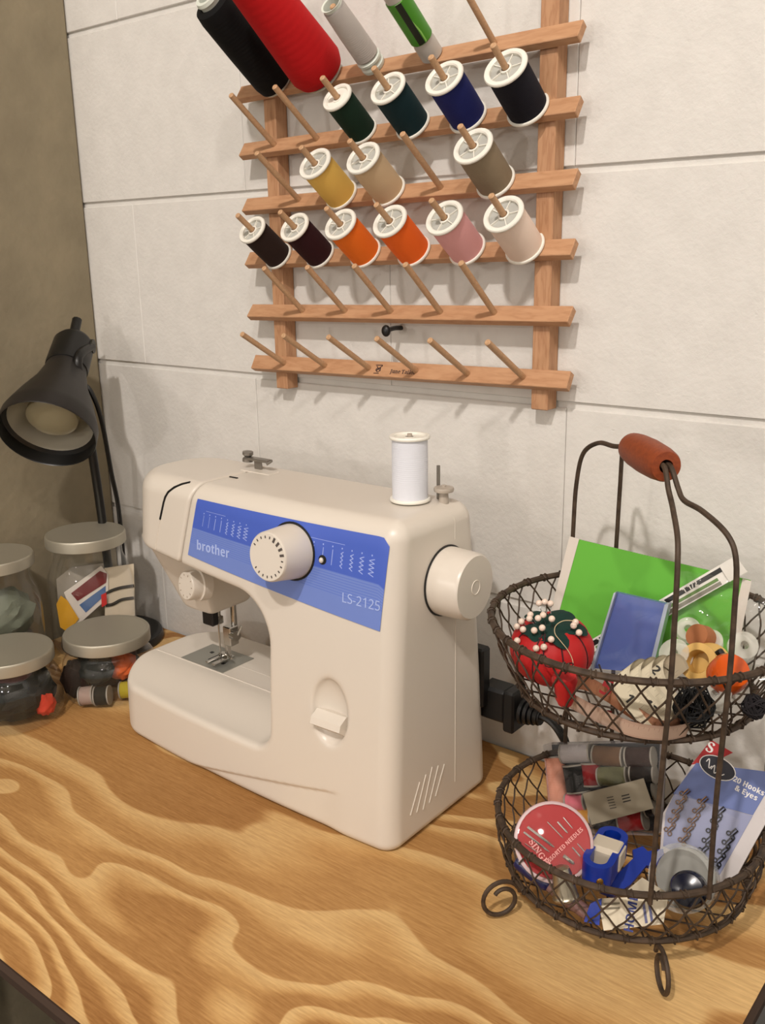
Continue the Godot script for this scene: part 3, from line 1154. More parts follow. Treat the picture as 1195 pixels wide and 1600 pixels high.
	seam(b, line2(Vector2(0.196, 0.1265), Vector2(0.028, 0.1265), 12), "side", 0.0005)
	seam(b, line2(Vector2(0.289, 0.128), Vector2(0.265, 0.128), 4), "side", 0.0004)
	part("side_seam", b, cream, t)
	b = B.new()
	for k in 5:
		var z := 0.196 - k * 0.0095
		seam(b, line2(Vector2(0.0245 + absf(k - 2) * 0.002, z), Vector2(0.0605 - absf(k - 2) * 0.003, z - 0.014), 5), "side", 0.0007)
	part("vent_ribs", b, cream, t)
	b = B.new()
	var bed := []
	for q in line2(Vector2(-0.425, 0.1585), Vector2(-0.182, 0.1585), 20):
		bed.append(Vector3(q.x, 0.0714, q.y))
	b.tube(bed, 0.0009, 6)
	b.tube([Vector3(-0.318, 0.0714, 0.133), Vector3(-0.182, 0.0714, 0.133)], 0.0004, 6)
	part("bed_seam", b, gap, t)
	# needle plate with its slots
	b = B.new()
	b.box(Vector3(-0.3505, 0.0716, 0.1340), Vector3(0.068, 0.0016, 0.0475), 0.0004)
	var np := part("needle_plate", b, plate, t)
	b = B.new()
	for sx in [-0.009, -0.003, 0.005]:
		b.box(Vector3(-0.345 + sx, 0.0725, 0.134), Vector3(0.0026, 0.0006, 0.019))
	b.box(Vector3(-0.333, 0.0725, 0.141), Vector3(0.004, 0.0006, 0.004))
	b.box(Vector3(-0.366, 0.0725, 0.128), Vector3(0.004, 0.0006, 0.004))
	part("feed_slot", b, mat("slot dark", Color(0.10, 0.10, 0.10), 0.6), np)
	b = B.new()
	for sx in [-0.006, 0.001]:
		for k in 5:
			b.box(Vector3(-0.345 + sx, 0.0731, 0.127 + k * 0.0034), Vector3(0.0024, 0.0010, 0.0018), 0.0003)
	part("feed_dog", b, steel, np)
	# needle bar, presser bar and foot
	var nx := Vector3(-0.337, 0, 0.137)
	b = B.new()
	b.tube([nx + Vector3(-0.004, 0.150, 0), nx + Vector3(-0.004, 0.118, 0)], 0.0031, 12)
	b.box(nx + Vector3(-0.004, 0.121, 0), Vector3(0.0085, 0.009, 0.009), 0.001)
	part("needle_bar", b, steel, t)
	b = B.new()
	b.box(nx + Vector3(-0.006, 0.128, 0.009), Vector3(0.017, 0.020, 0.010), 0.0015)
	part("bulb_cover", b, mat("dark gap", Color(0.05, 0.04, 0.04), 0.5), t)
	b = B.new()
	b.tube([nx + Vector3(-0.004, 0.117, 0), nx + Vector3(-0.004, 0.078, 0), nx + Vector3(-0.004, 0.075, 0)], [0.001, 0.0008, 0.0002], 8)
	part("needle", b, steel, t)
	b = B.new()
	b.tube([nx + Vector3(0.008, 0.150, -0.012), nx + Vector3(0.008, 0.094, -0.012)], 0.0034, 12)
	part("presser_bar", b, steel, t)
	b = B.new()
	b.box(nx + Vector3(0.008, 0.104, -0.006), Vector3(0.012, 0.022, 0.013), 0.001)
	var keep := b.xf
	b.xf = along(Vector3(1, 0.15, 0.2), nx + Vector3(0.013, 0.106, -0.004))
	b.lathe([Vector2(0, 0), Vector2(0.0052, 0), Vector2(0.0052, 0.009), Vector2(0, 0.009)], 16)
	b.xf = keep
	b.tube([nx + Vector3(0.020, 0.106, -0.004), nx + Vector3(0.026, 0.119, -0.006)], 0.0014, 8)
	part("foot_clamp", b, steel, t)
	b = B.new()
	b.box(nx + Vector3(0.004, 0.088, -0.004), Vector3(0.004, 0.018, 0.006), 0.0006)
	b.box(nx + Vector3(-0.006, 0.0765, 0.004), Vector3(0.0045, 0.0022, 0.030), 0.0006)
	b.box(nx + Vector3(0.004, 0.0765, 0.004), Vector3(0.0055, 0.0022, 0.030), 0.0006)
	b.box(nx + Vector3(-0.001, 0.0785, -0.004), Vector3(0.015, 0.004, 0.007), 0.0006)
	b.tube([nx + Vector3(0.006, 0.084, 0.0), nx + Vector3(0.018, 0.082, 0.004)], 0.0012, 8)
	part("presser_foot", b, steel, t)
	# thread guide post on top
	var gp := trace_top(-0.2760, 0.1270)
	b = B.new()
	b.box(gp + Vector3(0, 0.004, 0), Vector3(0.010, 0.011, 0.0022), 0.0004)
	b.box(gp + Vector3(0, 0.0105, 0), Vector3(0.034, 0.0026, 0.009), 0.0008)
	keep = b.xf
	b.xf = along(Vector3(0.1, 1, 0), gp + Vector3(-0.015, 0.007, 0.0))
	b.lathe([Vector2(0, 0), Vector2(0.0055, 0), Vector2(0.0055, 0.003), Vector2(0.003, 0.005), Vector2(0.0055, 0.007), Vector2(0.0055, 0.010), Vector2(0, 0.010)], 16)
	b.xf = keep
	b.tube(smooth_path([gp + Vector3(0.014, 0.0105, -0.003), gp + Vector3(0.019, 0.011, 0), gp + Vector3(0.016, 0.008, 0.004)], 5), 0.0014, 6)
	part("thread_guide", b, mat("dull steel", Color(0.52, 0.50, 0.47), 0.35, 0.7), t)
	b = B.new()
	b.box(gp + Vector3(0.006, -0.0002, 0.004), Vector3(0.040, 0.0016, 0.016), 0.0005)
	part("guide_base", b, cream, t)
	# bobbin winder behind the spool
	var bw := trace_top(-0.0500, 0.1240)
	b = B.new()
	b.xf = Transform3D(Basis.IDENTITY, bw)
	b.lathe([Vector2(0, -0.001), Vector2(0.0045, -0.001), Vector2(0.0038, 0.009), Vector2(0.0085, 0.0095), Vector2(0.0090, 0.0115), Vector2(0.0085, 0.013), Vector2(0.002, 0.0135), Vector2(0.002, 0.015), Vector2(0, 0.015)], 20)
	part("bobbin_winder", b, mat("winder plastic", Color(0.66, 0.62, 0.57), 0.35), t)
	b = B.new()
	b.tube([bw + Vector3(-0.010, 0.0, -0.006), bw + Vector3(-0.010, 0.030, -0.006)], 0.0016, 8)
	part("winder_shaft", b, mat("dull steel", Color(0.40, 0.38, 0.36)), t)
	var sp := trace_top(-0.0745, 0.1400)
	b = B.new()
	b.tube([sp - Vector3(0, 0.002, 0), sp + Vector3(0, 0.060, 0)], 0.0022, 10)
	part("spool_pin", b, mat("winder plastic", Color(0.66, 0.62, 0.57)), t)
	# power socket at the back of the right end
	b = B.new()
	b.box(Vector3(-0.0470, 0.1150, 0.0760), Vector3(0.026, 0.060, 0.014), 0.002)
	part("power_socket", b, black, t)
	for fx in [-0.40, -0.06]:
		for fz in [0.095, 0.19]:
			b = B.new()
			b.xf = Transform3D(Basis.IDENTITY, Vector3(fx, 0, fz))
			b.lathe([Vector2(0, 0), Vector2(0.008, 0), Vector2(0.008, 0.004), Vector2(0, 0.004)], 14)
			part("rubber_foot", b, black, t)
	# the white spool on its pin
	rebase(t, Vector3(-0.235, 0, 0.145))
	var w := thing("thread_spool", "white thread spool standing on top of the sewing machine", "spool", sp + Vector3(0, 0.0012, 0))
	spool_shape(w, thread_mat("white", Color(0.83, 0.84, 0.87)), 0.0178, 0.0575, 0.87, true)

func rebase(t: Node3D, p: Vector3) -> void:
	for c in t.get_children():
		c.position -= p
	t.position = p

# ---------------------------------------------------------------- two-tier wire basket
const HUB := Vector3(0.143, 0, 0.148)

func hub(r: float, deg: float, y: float) -> Vector3:
	return HUB + Vector3(r * cos(deg_to_rad(deg)), y, r * sin(deg_to_rad(deg)))

func ring_path(r: float, y: float, n := 72) -> Array:
	var o := []
	for k in n:
		o.append(hub(r, 360.0 * k / n, y))
	return o

func basket_mesh(y0: float, r0: float, y1: float, r1: float, bulge: float, rows: float, n: int, wire: float, dip: float) -> B:
	var b := B.new()
	var r := RandomNumberGenerator.new()
	r.seed = 5
	for way in [-1, 1]:
		for k in n:
			var path := []
			var steps := 15
			var jit := r.randf_range(-0.7, 0.7)
			for i in steps + 1:
				var s := float(i) / steps
				var a: float = 360.0 / n * (k + way * rows * 0.5 * s) + jit * sin(s * PI)
				var rr: float = lerpf(r0, r1, s) + bulge * sin(s * PI) + 0.0005 * way * cos(s * rows * TAU)
				path.append(hub(rr, a, lerpf(y0, y1, s)))
			b.tube(path, wire, 5)
	# floor of the basket
	var gap := 0.0175
	for way in [-1, 1]:
		var m := int(r0 / gap)
		for k in range(-m, m + 1):
			var off := k * gap + 0.003
			var half := sqrt(maxf(0.0, r0 * r0 - off * off))
			if half < 0.01:
				continue
			var dir := Vector3(cos(deg_to_rad(35.0 * way + 20)), 0, sin(deg_to_rad(35.0 * way + 20)))
			var side := Vector3(-dir.z, 0, dir.x)
			var path := []
			for i in 13:
				var s := -1.0 + 2.0 * i / 12
				var p := dir * half * s + side * off
				path.append(HUB + p + Vector3(0, y0 - dip * (1.0 - p.length_squared() / (r0 * r0)) + 0.0007 * way, 0))
			b.tube(path, wire, 5)
	return b

func wire_basket() -> void:
	var t := thing("wire_basket", "two-tier brown wire basket with a wooden handle filled with sewing notions", "basket")
	var iron := mat("rusty brown wire", Color(1, 1, 1), 0.6, 0.1, 0.4)
	iron.albedo_texture = noise_tex(23, 0.03, 256, ramp([[0.0, Color(0.18, 0.14, 0.11)], [0.5, Color(0.26, 0.21, 0.165)], [1.0, Color(0.34, 0.275, 0.22)]]), 4)
	iron.uv1_triplanar = true
	iron.uv1_scale = Vector3.ONE * 12.0
	var b: B
	for q in [["rim", 0.1090, 0.240, 0.0026], ["bottom_ring", 0.0865, 0.187, 0.0024], ["rim", 0.1015, 0.077, 0.0026], ["bottom_ring", 0.0925, 0.033, 0.0024]]:
		b = B.new()
		b.tube(ring_path(q[1], q[2]), q[3], 8, true)
		part(q[0], b, iron, t)
	var um := part("wire_mesh", basket_mesh(0.187, 0.0865, 0.240, 0.1090, 0.003, 3.6, 36, 0.00075, 0.004), iron, t)
	um.set_meta("kind", "stuff")
	var lm := part("wire_mesh", basket_mesh(0.033, 0.0925, 0.077, 0.1015, 0.004, 3.2, 34, 0.00075, 0.005), iron, t)
	lm.set_meta("kind", "stuff")
	# twists of the mesh round the rims
	for q in [[0.1090, 0.240, 36], [0.1015, 0.077, 34], [0.0925, 0.033, 34], [0.0865, 0.187, 36]]:
		b = B.new()
		for k in q[2]:
			var a: float = 360.0 / q[2] * k
			var path := []
			for i in 11:
				var s := float(i) / 10
				var w := s * TAU * 1.5
				path.append(hub(q[0] + 0.0031 * cos(w), a + s * 2.6, q[1] + 0.0031 * sin(w)))
			b.tube(path, 0.00065, 4)
		part("rim_twist", b, iron, t).set_meta("kind", "stuff")
	# uprights and the handle loop
	var ax := Vector3(cos(deg_to_rad(46)), 0, sin(deg_to_rad(46)))
	var sd := Vector3(-ax.z, 0, ax.x)
	var top := HUB + Vector3(0, 0.3630, 0)
	for e in [[1, 56.0, 57.0], [1, 36.0, 33.5], [-1, 216.0, 214.0], [-1, 236.0, 238.0]]:
		var s: int = e[0]
		var out := 1 if e[1] in [56.0, 216.0] else -1
		var sg: float = out * s
		var pts := [hub(0.1035, e[2], 0.072), hub(0.1050, lerpf(e[2], e[1], 0.5), 0.150), hub(0.1105, e[1], 0.236), hub(0.1098, e[1], 0.285), hub(0.1075, e[1], 0.318)]
		if s > 0:
			pts.append(hub(0.0980, lerpf(e[1], 46.0, 0.06), 0.333))
			pts.append(hub(0.0740, lerpf(e[1], 46.0, 0.25), 0.342))
			pts.append(hub(0.0560, lerpf(e[1], 46.0, 0.55), 0.345))
			pts.append(top + ax * 0.0475 + sd * sg * 0.0034 + Vector3(0, -0.012, 0))
		else:
			pts.append(hub(0.1000, lerpf(e[1], 226.0, 0.06), 0.345))
			pts.append(hub(0.0800, lerpf(e[1], 226.0, 0.25), 0.3575))
			pts.append(hub(0.0580, lerpf(e[1], 226.0, 0.5), 0.3590))
			pts.append(top - ax * 0.045 + sd * sg * 0.0034 + Vector3(0, -0.002, 0))
		pts.append(top + ax * s * 0.036 + sd * sg * 0.0022 + Vector3(0, 0.0, 0))
		pts.append(top + ax * s * 0.020 + sd * sg * 0.0018)
		b = B.new()
		b.tube(smooth_path(pts, 6), 0.0019, 8)
		part("upright", b, iron, t)
	# wooden grip
	b = B.new()
	b.xf = along(ax, top)
	b.lathe([Vector2(0.0048, -0.032), Vector2(0.0095, -0.0335), Vector2(0.0112, -0.031), Vector2(0.0124, -0.020), Vector2(0.0130, 0.0), Vector2(0.0124, 0.020), Vector2(0.0112, 0.031), Vector2(0.0102, 0.0335), Vector2(0.0048, 0.0335), Vector2(0.0044, 0.020)], 28)
	part("grip", b, wood("grip wood", Color(0.55, 0.26, 0.12), Color(0.46, 0.20, 0.09), Vector3(20, 20, 20)), t)
	# scrolled feet
	for a in [127.0, 51.0, 232.0, 308.0]:
		var path := []
		path.append(hub(0.0925, a, 0.033))
		for i in 34:
			var s := float(i) / 33
			var w := deg_to_rad(165.0 - 480.0 * s) if true else 0.0
			var rr := lerpf(0.0160, 0.0072, s * s)
			path.append(hub(0.1050 + rr * cos(w) * -1.0 * -1.0, a, 0.0180 + rr * sin(w)))
		b = B.new()
		b.tube(path, 0.0018, 8)
		part("scroll_foot", b, iron, t)
	rebase(t, HUB)

# ---------------------------------------------------------------- desk lamp (switched off)
func desk_lamp() -> void:
	var t := thing("desk_lamp", "black adjustable desk lamp, switched off, standing in the corner", "lamp")
	var black := mat("lamp black enamel", Color(0.022, 0.021, 0.020), 0.38)
	var grey := mat("lamp shade enamel", Color(0.115, 0.10, 0.09), 0.42, 0.2)
	var b := B.new()
	b.xf = Transform3D(Basis.IDENTITY, Vector3(-0.636, 0, 0.072))
	b.lathe([Vector2(0, 0), Vector2(0.0665, 0), Vector2(0.068, 0.003), Vector2(0.066, 0.011), Vector2(0.060, 0.014), Vector2(0, 0.014)], 40)
	part("base", b, black, t)
	var n := Vector3(0.46, -0.585, 0.61).normalized()
	var p0 := on_z(73, 680, 0.172)
	b = B.new()
	var sx := along(-n, p0, Vector3(0.4, 0, -0.8))
	b.xf = sx
	b.lathe([Vector2(0.0560, 0.0), Vector2(0.0567, 0.002), Vector2(0.0562, 0.016), Vector2(0.0530, 0.026), Vector2(0.0440, 0.050), Vector2(0.0320, 0.078), Vector2(0.0255, 0.102), Vector2(0.0245, 0.110)], 44)
	part("shade", b, grey, t)
	b = B.new()
	b.xf = sx
	b.lathe([Vector2(0.0495, 0.019), Vector2(0.0542, 0.016), Vector2(0.0550, 0.002), Vector2(0.0560, 0.0)], 44)
	part("shade_collar", b, black, t)
	b = B.new()
	b.xf = sx
	b.lathe([Vector2(0.018, 0.088), Vector2(0.026, 0.078), Vector2(0.040, 0.050), Vector2(0.0480, 0.028), Vector2(0.0495, 0.019)], 44)
	part("reflector", b, mat("reflector aluminium", Color(0.80, 0.78, 0.72), 0.28, 0.6), t)
	b = B.new()
	b.xf = sx
	b.lathe([Vector2(0.0, 0.019), Vector2(0.016, 0.020), Vector2(0.026, 0.023), Vector2(0.0300, 0.027), Vector2(0.0305, 0.032), Vector2(0.027, 0.046), Vector2(0.017, 0.072), Vector2(0.014, 0.092)], 36)
	part("reflector_bulb", b, mat("frosted bulb", Color(0.62, 0.59, 0.48), 0.4), t)
	b = B.new()
	b.xf = sx
	b.lathe([Vector2(0.0235, 0.108), Vector2(0.0258, 0.109), Vector2(0.0262, 0.115), Vector2(0.0250, 0.152), Vector2(0.0205, 0.160), Vector2(0.0, 0.161)], 32)
	part("socket_housing", b, black, t)
	b = B.new()
	b.tube([sx * Vector3(-0.002, 0.155, 0.004), sx * Vector3(-0.003, 0.188, 0.010)], 0.0062, 10)
	part("switch", b, black, t)
	# joint on the side, arm rods and cord
	var side := cam_basis.x
	var j0 := sx * Vector3(0, 0.150, 0) + side * 0.022
	b = B.new()
	b.tube([j0 - side * 0.012, j0 + side * 0.004], 0.0090, 14)
	part("knuckle", b, mat("knuckle metal", Color(0.20, 0.20, 0.18), 0.35, 0.6), t)
	var foot := Vector3(-0.645, 0.014, 0.060)
	b = B.new()
	b.tube(smooth_path([foot, on_z(166, 860, 0.066), on_z(149, 739, 0.080), on_z(128, 610, 0.098), on_z(122, 560, 0.10), j0], 6), 0.0058, 10)
	part("arm", b, black, t)
	b = B.new()
	b.tube(smooth_path([foot + Vector3(0.03, 0.0, 0.0), on_z(187, 810, 0.056), on_z(174, 739, 0.068), on_z(158, 655, 0.084), on_z(142, 612, 0.094), on_z(130, 600, 0.098), on_z(121, 590, 0.098)], 6), 0.0030, 8)
	part("cord", b, black, t)
	rebase(t, Vector3(-0.636, 0, 0.072))

# ---------------------------------------------------------------- glass jars with metal lids
func jar(label: String, at: Vector3, body_r: float, lid_r: float, h: float) -> Node3D:
	var t := thing("glass_jar", label, "jar", at, "glass storage jars")
	var g := glass("jar glass", Color(0.90, 0.94, 0.88), 0.012)
	g.metallic_specular = 0.5
	var lid_h := 0.0145
	var hb := h - lid_h
	var b := B.new()
	b.lathe([Vector2(0.0, 0.002), Vector2(body_r * 0.86, 0.0), Vector2(body_r * 0.95, 0.003), Vector2(body_r, 0.012), Vector2(body_r, hb * 0.58), Vector2(body_r * 0.99, hb * 0.66), Vector2(body_r * 0.96, hb * 0.73), Vector2(body_r * 0.915, hb * 0.79), Vector2(body_r * 0.865, hb * 0.835), Vector2(body_r * 0.83, hb * 0.87), Vector2(body_r * 0.815, hb * 0.91), Vector2(body_r * 0.815, h - 0.003)], 48)
	part("jar_body", b, g, t)
	b = B.new()
	b.lathe([Vector2(lid_r * 0.98, hb), Vector2(lid_r, hb + 0.0008), Vector2(lid_r, h - 0.0022), Vector2(lid_r * 0.975, h), Vector2(lid_r * 0.94, h + 0.0002), Vector2(lid_r * 0.90, h - 0.0008), Vector2(0, h - 0.0008)], 48)
	b.lathe([Vector2(0, hb + 0.003), Vector2(lid_r * 0.96, hb + 0.002), Vector2(lid_r * 0.98, hb)], 48)
	part("lid", b, mat("brushed lid metal", Color(0.70, 0.68, 0.62), 0.42, 0.65), t)
	return t

func mini_spool(at: Vector3, dir: Vector3, r: float, h: float, c: Color, key: String, label: String, group: String) -> void:
	var t := thing("thread_reel", label, "spool", Vector3.ZERO, group)
	t.transform = along(dir, at)
	var b := B.new()
	b.lathe([Vector2(0, 0), Vector2(r, 0), Vector2(r, 0.0015), Vector2(r * 0.5, 0.0016), Vector2(r * 0.5, h - 0.0016), Vector2(r, h - 0.0015), Vector2(r, h), Vector2(0, h)], 20)
	part("reel", b, mat("reel plastic", Color(0.55, 0.53, 0.49), 0.5), t)
	b = B.new()
	b.lathe([Vector2(r * 0.5, 0.0015), Vector2(r * 0.93, 0.0016), Vector2(r * 0.93, h - 0.0016), Vector2(r * 0.5, h - 0.0015)], 20)
	part("thread", b, thread_mat(key, c), t)

func scrap(at: Vector3, r: Vector3, c: Color, key: String, label: String, group: String, seed_: int) -> void:
	var n := FastNoiseLite.new()
	n.seed = seed_
	n.frequency = 1.4
	var b := B.new()
	b.grid(20, 12, func(u: float, v: float) -> Vector3:
		var th := u * TAU
		var ph := (v - 0.5) * PI
		var d := Vector3(cos(ph) * cos(th), sin(ph), -cos(ph) * sin(th))
		return d * r * (1.0 + 0.28 * n.get_noise_3dv(d * 1.6)))
	var t := thing("fabric_scrap", label, "fabric", at, group)
	part("cloth", b, thread_mat(key, c), t, 60.0)

func packet(called: String, corners: Array, thick: float, m: Material, label: String, category: String, group := "") -> Node3D:
	# corners: bottom left, bottom right, top left
	var fr := frame_of(corners[0], corners[1], corners[2])
	var w: float = (corners[1] - corners[0]).length()
	var h: float = (corners[2] - corners[0]).dot(fr.basis.y)
	var t := thing(called, label, category, Vector3.ZERO, group)
	t.transform = fr
	var b := B.new()
	b.box(Vector3(w / 2, h / 2, -thick / 2), Vector3(w, h, thick), thick * 0.2)
	part("card", b, m, t)
	return t

func glass_jars() -> void:
	var A := Vector3(-0.615, 0.0142, 0.112)
	var Bc := Vector3(-0.508, 0.0, 0.167)
	var C := Vector3(-0.5435, 0.0, 0.2745)
	var D := Vector3(-0.648, 0.0, 0.222)
	jar("tall glass jar of folded trim packets with a silver lid, beside the lamp arm", A, 0.0535, 0.0500, 0.1535)
	jar("short glass jar with a silver lid pressed against the end of the sewing machine", Bc, 0.0545, 0.0505, 0.0780)
	jar("short wide glass jar of dark scraps and coral yarn with a silver lid", C, 0.0555, 0.0505, 0.0820)
	jar("tall glass jar with a dull greenish lid and pale contents beside the left wall", D, 0.0520, 0.0480, 0.1600)
	# tall jar: packets standing up behind the glass
	var ea := EYE - A
	ea.y = 0
	ea = ea.normalized()
	var grp := "packets in the tall jar"
	var pa := A + ea * 0.004
	slab_thing("clear_packet", "grey translucent packet at the back of the tall jar", "packet", [[88, 905], [112, 886], [162, 880], [166, 940], [112, 985], [92, 960]], pa - ea * 0.004, ea, 0.0012, mat("grey card", Color(0.55, 0.52, 0.47), 0.6), "card", grp)
	var r := slab_thing("trim_card", "cream card wound with two dark braids inside the tall jar", "trim card", [[163, 888], [209, 881], [211, 962], [164, 968]], pa - ea * 0.0015, ea, 0.0012, mat("cream card", Color(0.80, 0.75, 0.66), 0.8), "card", grp)
	for q in [[[165, 927], [176, 922], [190, 918], [209, 915]], [[165, 946], [176, 944], [190, 937], [209, 934]]]:
		var b := B.new()
		var path := []
		for e in q:
			path.append(r[1].affine_inverse() * on_plane(e[0], e[1], r[1].origin + ea * 0.0006, ea))
		b.tube(smooth_path(path, 5), 0.0021, 6)
		part("braid", b, mat("dark braid", Color(0.13, 0.11, 0.08), 0.9), r[0])
	r = slab_thing("binding_packet", "white packet with slanted red and blue bands inside the tall jar", "packet", [[100, 926], [158, 884], [169, 898], [169, 934], [120, 978]], pa, ea, 0.0012, mat("white card", Color(0.83, 0.80, 0.76), 0.7), "card", grp)
	part("band", patch([[111, 927], [156, 892], [167, 896], [166, 910], [121, 939]], r[1], 0.0002), mat("red band", Color(0.42, 0.06, 0.08), 0.7), r[0])
	part("band", patch([[124, 945], [165, 915], [165, 929], [134, 957]], r[1], 0.0002), mat("blue band", Color(0.28, 0.40, 0.58), 0.7), r[0])
	slab_thing("binding_packet", "plain yellow packet corner inside the tall jar", "packet", [[88, 944], [95, 931], [105, 938], [123, 967], [106, 988], [94, 980]], pa + ea * 0.002, ea, 0.0012, mat("yellow card", Color(0.82, 0.60, 0.05), 0.7), "card", grp)
	slab_thing("zip_packet", "small bright red tab inside the tall jar", "packet", [[158, 930], [166, 926], [167, 944], [159, 949]], pa + ea * 0.003, ea, 0.0012, mat("red card", Color(0.75, 0.06, 0.06), 0.6), "card", grp)
	# short jar by the machine
	grp = "reels and scraps in the short jar by the machine"
	var eb := EYE - Bc
	eb.y = 0
	eb = eb.normalized()
	var right := cam_basis.x
	var f0 := on_plane(125, 1082, Bc + eb * 0.034, eb)
	f0.y = 0.0136
	mini_spool(f0, right + Vector3(0, 0.12, 0), 0.0115, 0.0165, Color(0.60, 0.52, 0.48), "dusty grey", "dusty grey reel lying in the short jar by the machine", grp)
	mini_spool(f0 + right * 0.0172, right + Vector3(0, 0.10, 0), 0.0115, 0.0175, Color(0.06, 0.07, 0.05), "black green", "blackish green reel lying in the short jar by the machine", grp)
	mini_spool(Bc + eb * 0.028 + right * 0.0095 + Vector3(0, 0.0126, 0), right + Vector3(0, 0.10, 0), 0.0105, 0.016, Color(0.66, 0.60, 0.15), "olive yellow", "olive yellow reel lying in the short jar by the machine", grp)
	scrap(on_plane(151, 1046, Bc + eb * 0.026, eb), Vector3(0.021, 0.017, 0.019), Color(0.05, 0.055, 0.04), "black scrap", "black yarn ball on top of the reels in the short jar", grp, 4)
	scrap(on_plane(190, 1040, Bc + eb * 0.012, eb), Vector3(0.019, 0.015, 0.019), Color(0.80, 0.36, 0.14), "rust orange", "rust orange fabric scrap in the short jar by the machine", grp, 6)
	scrap(Bc + Vector3(-0.012, 0.027, -0.006) - eb * 0.006, Vector3(0.033, 0.026, 0.036), Color(0.20, 0.12, 0.07), "brown scrap", "dark brown fabric scrap in the short jar by the machine", grp, 7)
	scrap(on_plane(118, 1060, Bc + eb * 0.016, eb), Vector3(0.016, 0.023, 0.016), Color(0.14, 0.09, 0.06), "umber scrap", "umber cloth scrap beside the black yarn ball in the short jar", grp, 8)
	# wide jar
	grp = "scraps in the wide jar"
	scrap(C + Vector3(0.0, 0.031, 0.0), Vector3(0.046, 0.030, 0.046), Color(0.055, 0.05, 0.032), "dark olive", "dark olive wool filling the wide jar", grp, 9)
	scrap(on_plane(70, 1100, C + (EYE - C).normalized() * 0.036, (EYE - C).normalized()), Vector3(0.0115, 0.0125, 0.0115), Color(0.75, 0.22, 0.15), "coral", "coral yarn tuft in the wide jar", grp, 10)
	scrap(C + Vector3(0.016, 0.058, 0.006), Vector3(0.020, 0.006, 0.020), Color(0.30, 0.20, 0.24), "plum", "dusky plum scrap on top in the wide jar", grp, 11)
	scrap(C + Vector3(0.026, 0.040, 0.034), Vector3(0.012, 0.014, 0.010), Color(0.03, 0.075, 0.08), "deep teal", "deep teal scrap in the wide jar", grp, 12)
	# far jar
	grp = "contents of the jar by the left wall"
	scrap(D + Vector3(0.012, 0.085, 0.0), Vector3(0.030, 0.030, 0.035), Color(0.40, 0.42, 0.36), "sage grey", "sage grey cloth in the tall jar by the left wall", grp, 15)
	scrap(D + Vector3(0.012, 0.040, -0.002), Vector3(0.034, 0.022, 0.036), Color(0.48, 0.46, 0.44), "pale grey", "pale grey cloth in the tall jar by the left wall", grp, 16)
	scrap(D + Vector3(0.032, 0.030, -0.026), Vector3(0.010, 0.026, 0.009), Color(0.62, 0.40, 0.20), "peach", "peach coloured ribbon roll in the tall jar by the left wall", grp, 17)

# ---------------------------------------------------------------- things in the upper tier
func slab(called: String, px: Array, p: Vector3, n: Vector3, thick: float) -> Array:
	# outline given as photo pixels on the plane (p, n); returns [frame, polygon]
	var x := Vector3.UP.cross(n).normalized()
	var fr := Transform3D(Basis(x, n.cross(x), n), p)
	var inv := fr.affine_inverse()
	var poly := PackedVector2Array()
	for q in px:
		var l := inv * on_plane(q[0], q[1], p, n)
		poly.append(Vector2(l.x, l.y))
	return [fr, poly]

func slab_thing(called: String, label: String, category: String, px: Array, p: Vector3, n: Vector3, thick: float, m: Material, piece := "sheet", group := "") -> Array:
	var s := slab(called, px, p, n, thick)
	var t := thing(called, label, category, Vector3.ZERO, group)
	t.transform = s[0]
	var b := B.new()
	b.xf = Transform3D(Basis.IDENTITY, Vector3(0, 0, -thick))
	b.prism(s[1], thick)
	part(piece, b, m, t)
	return [t, s[0], s[1]]

func patch(px: Array, fr: Transform3D, lift: float, thick := 0.0004) -> B:
	var inv := fr.affine_inverse()
	var poly := PackedVector2Array()
	for q in px:
		var l := inv * on_plane(q[0], q[1], fr.origin, fr.basis.z)
		poly.append(Vector2(l.x, l.y))
	var b := B.new()
	b.xf = Transform3D(Basis.IDENTITY, Vector3(0, 0, lift))
	b.prism(poly, thick)
	return b

func text_on(words: String, u: float, v: float, u2: float, v2: float, height: float, m: Material, t: Node3D, fr: Transform3D, lift: float, font := "Droid Sans", bold := false) -> void:
	# lettering centred at pixel (u, v), running towards pixel (u2, v2)
	var inv := fr.affine_inverse()
	var a := inv * on_plane(u, v, fr.origin, fr.basis.z)
	var c := inv * on_plane(u2, v2, fr.origin, fr.basis.z)
	var d := Vector3(c.x - a.x, c.y - a.y, 0).normalized()
	text(words, height, m, t, Transform3D(Basis(d, Vector3.BACK.cross(d), Vector3.BACK), Vector3(a.x, a.y, lift)), "lettering", font, bold)

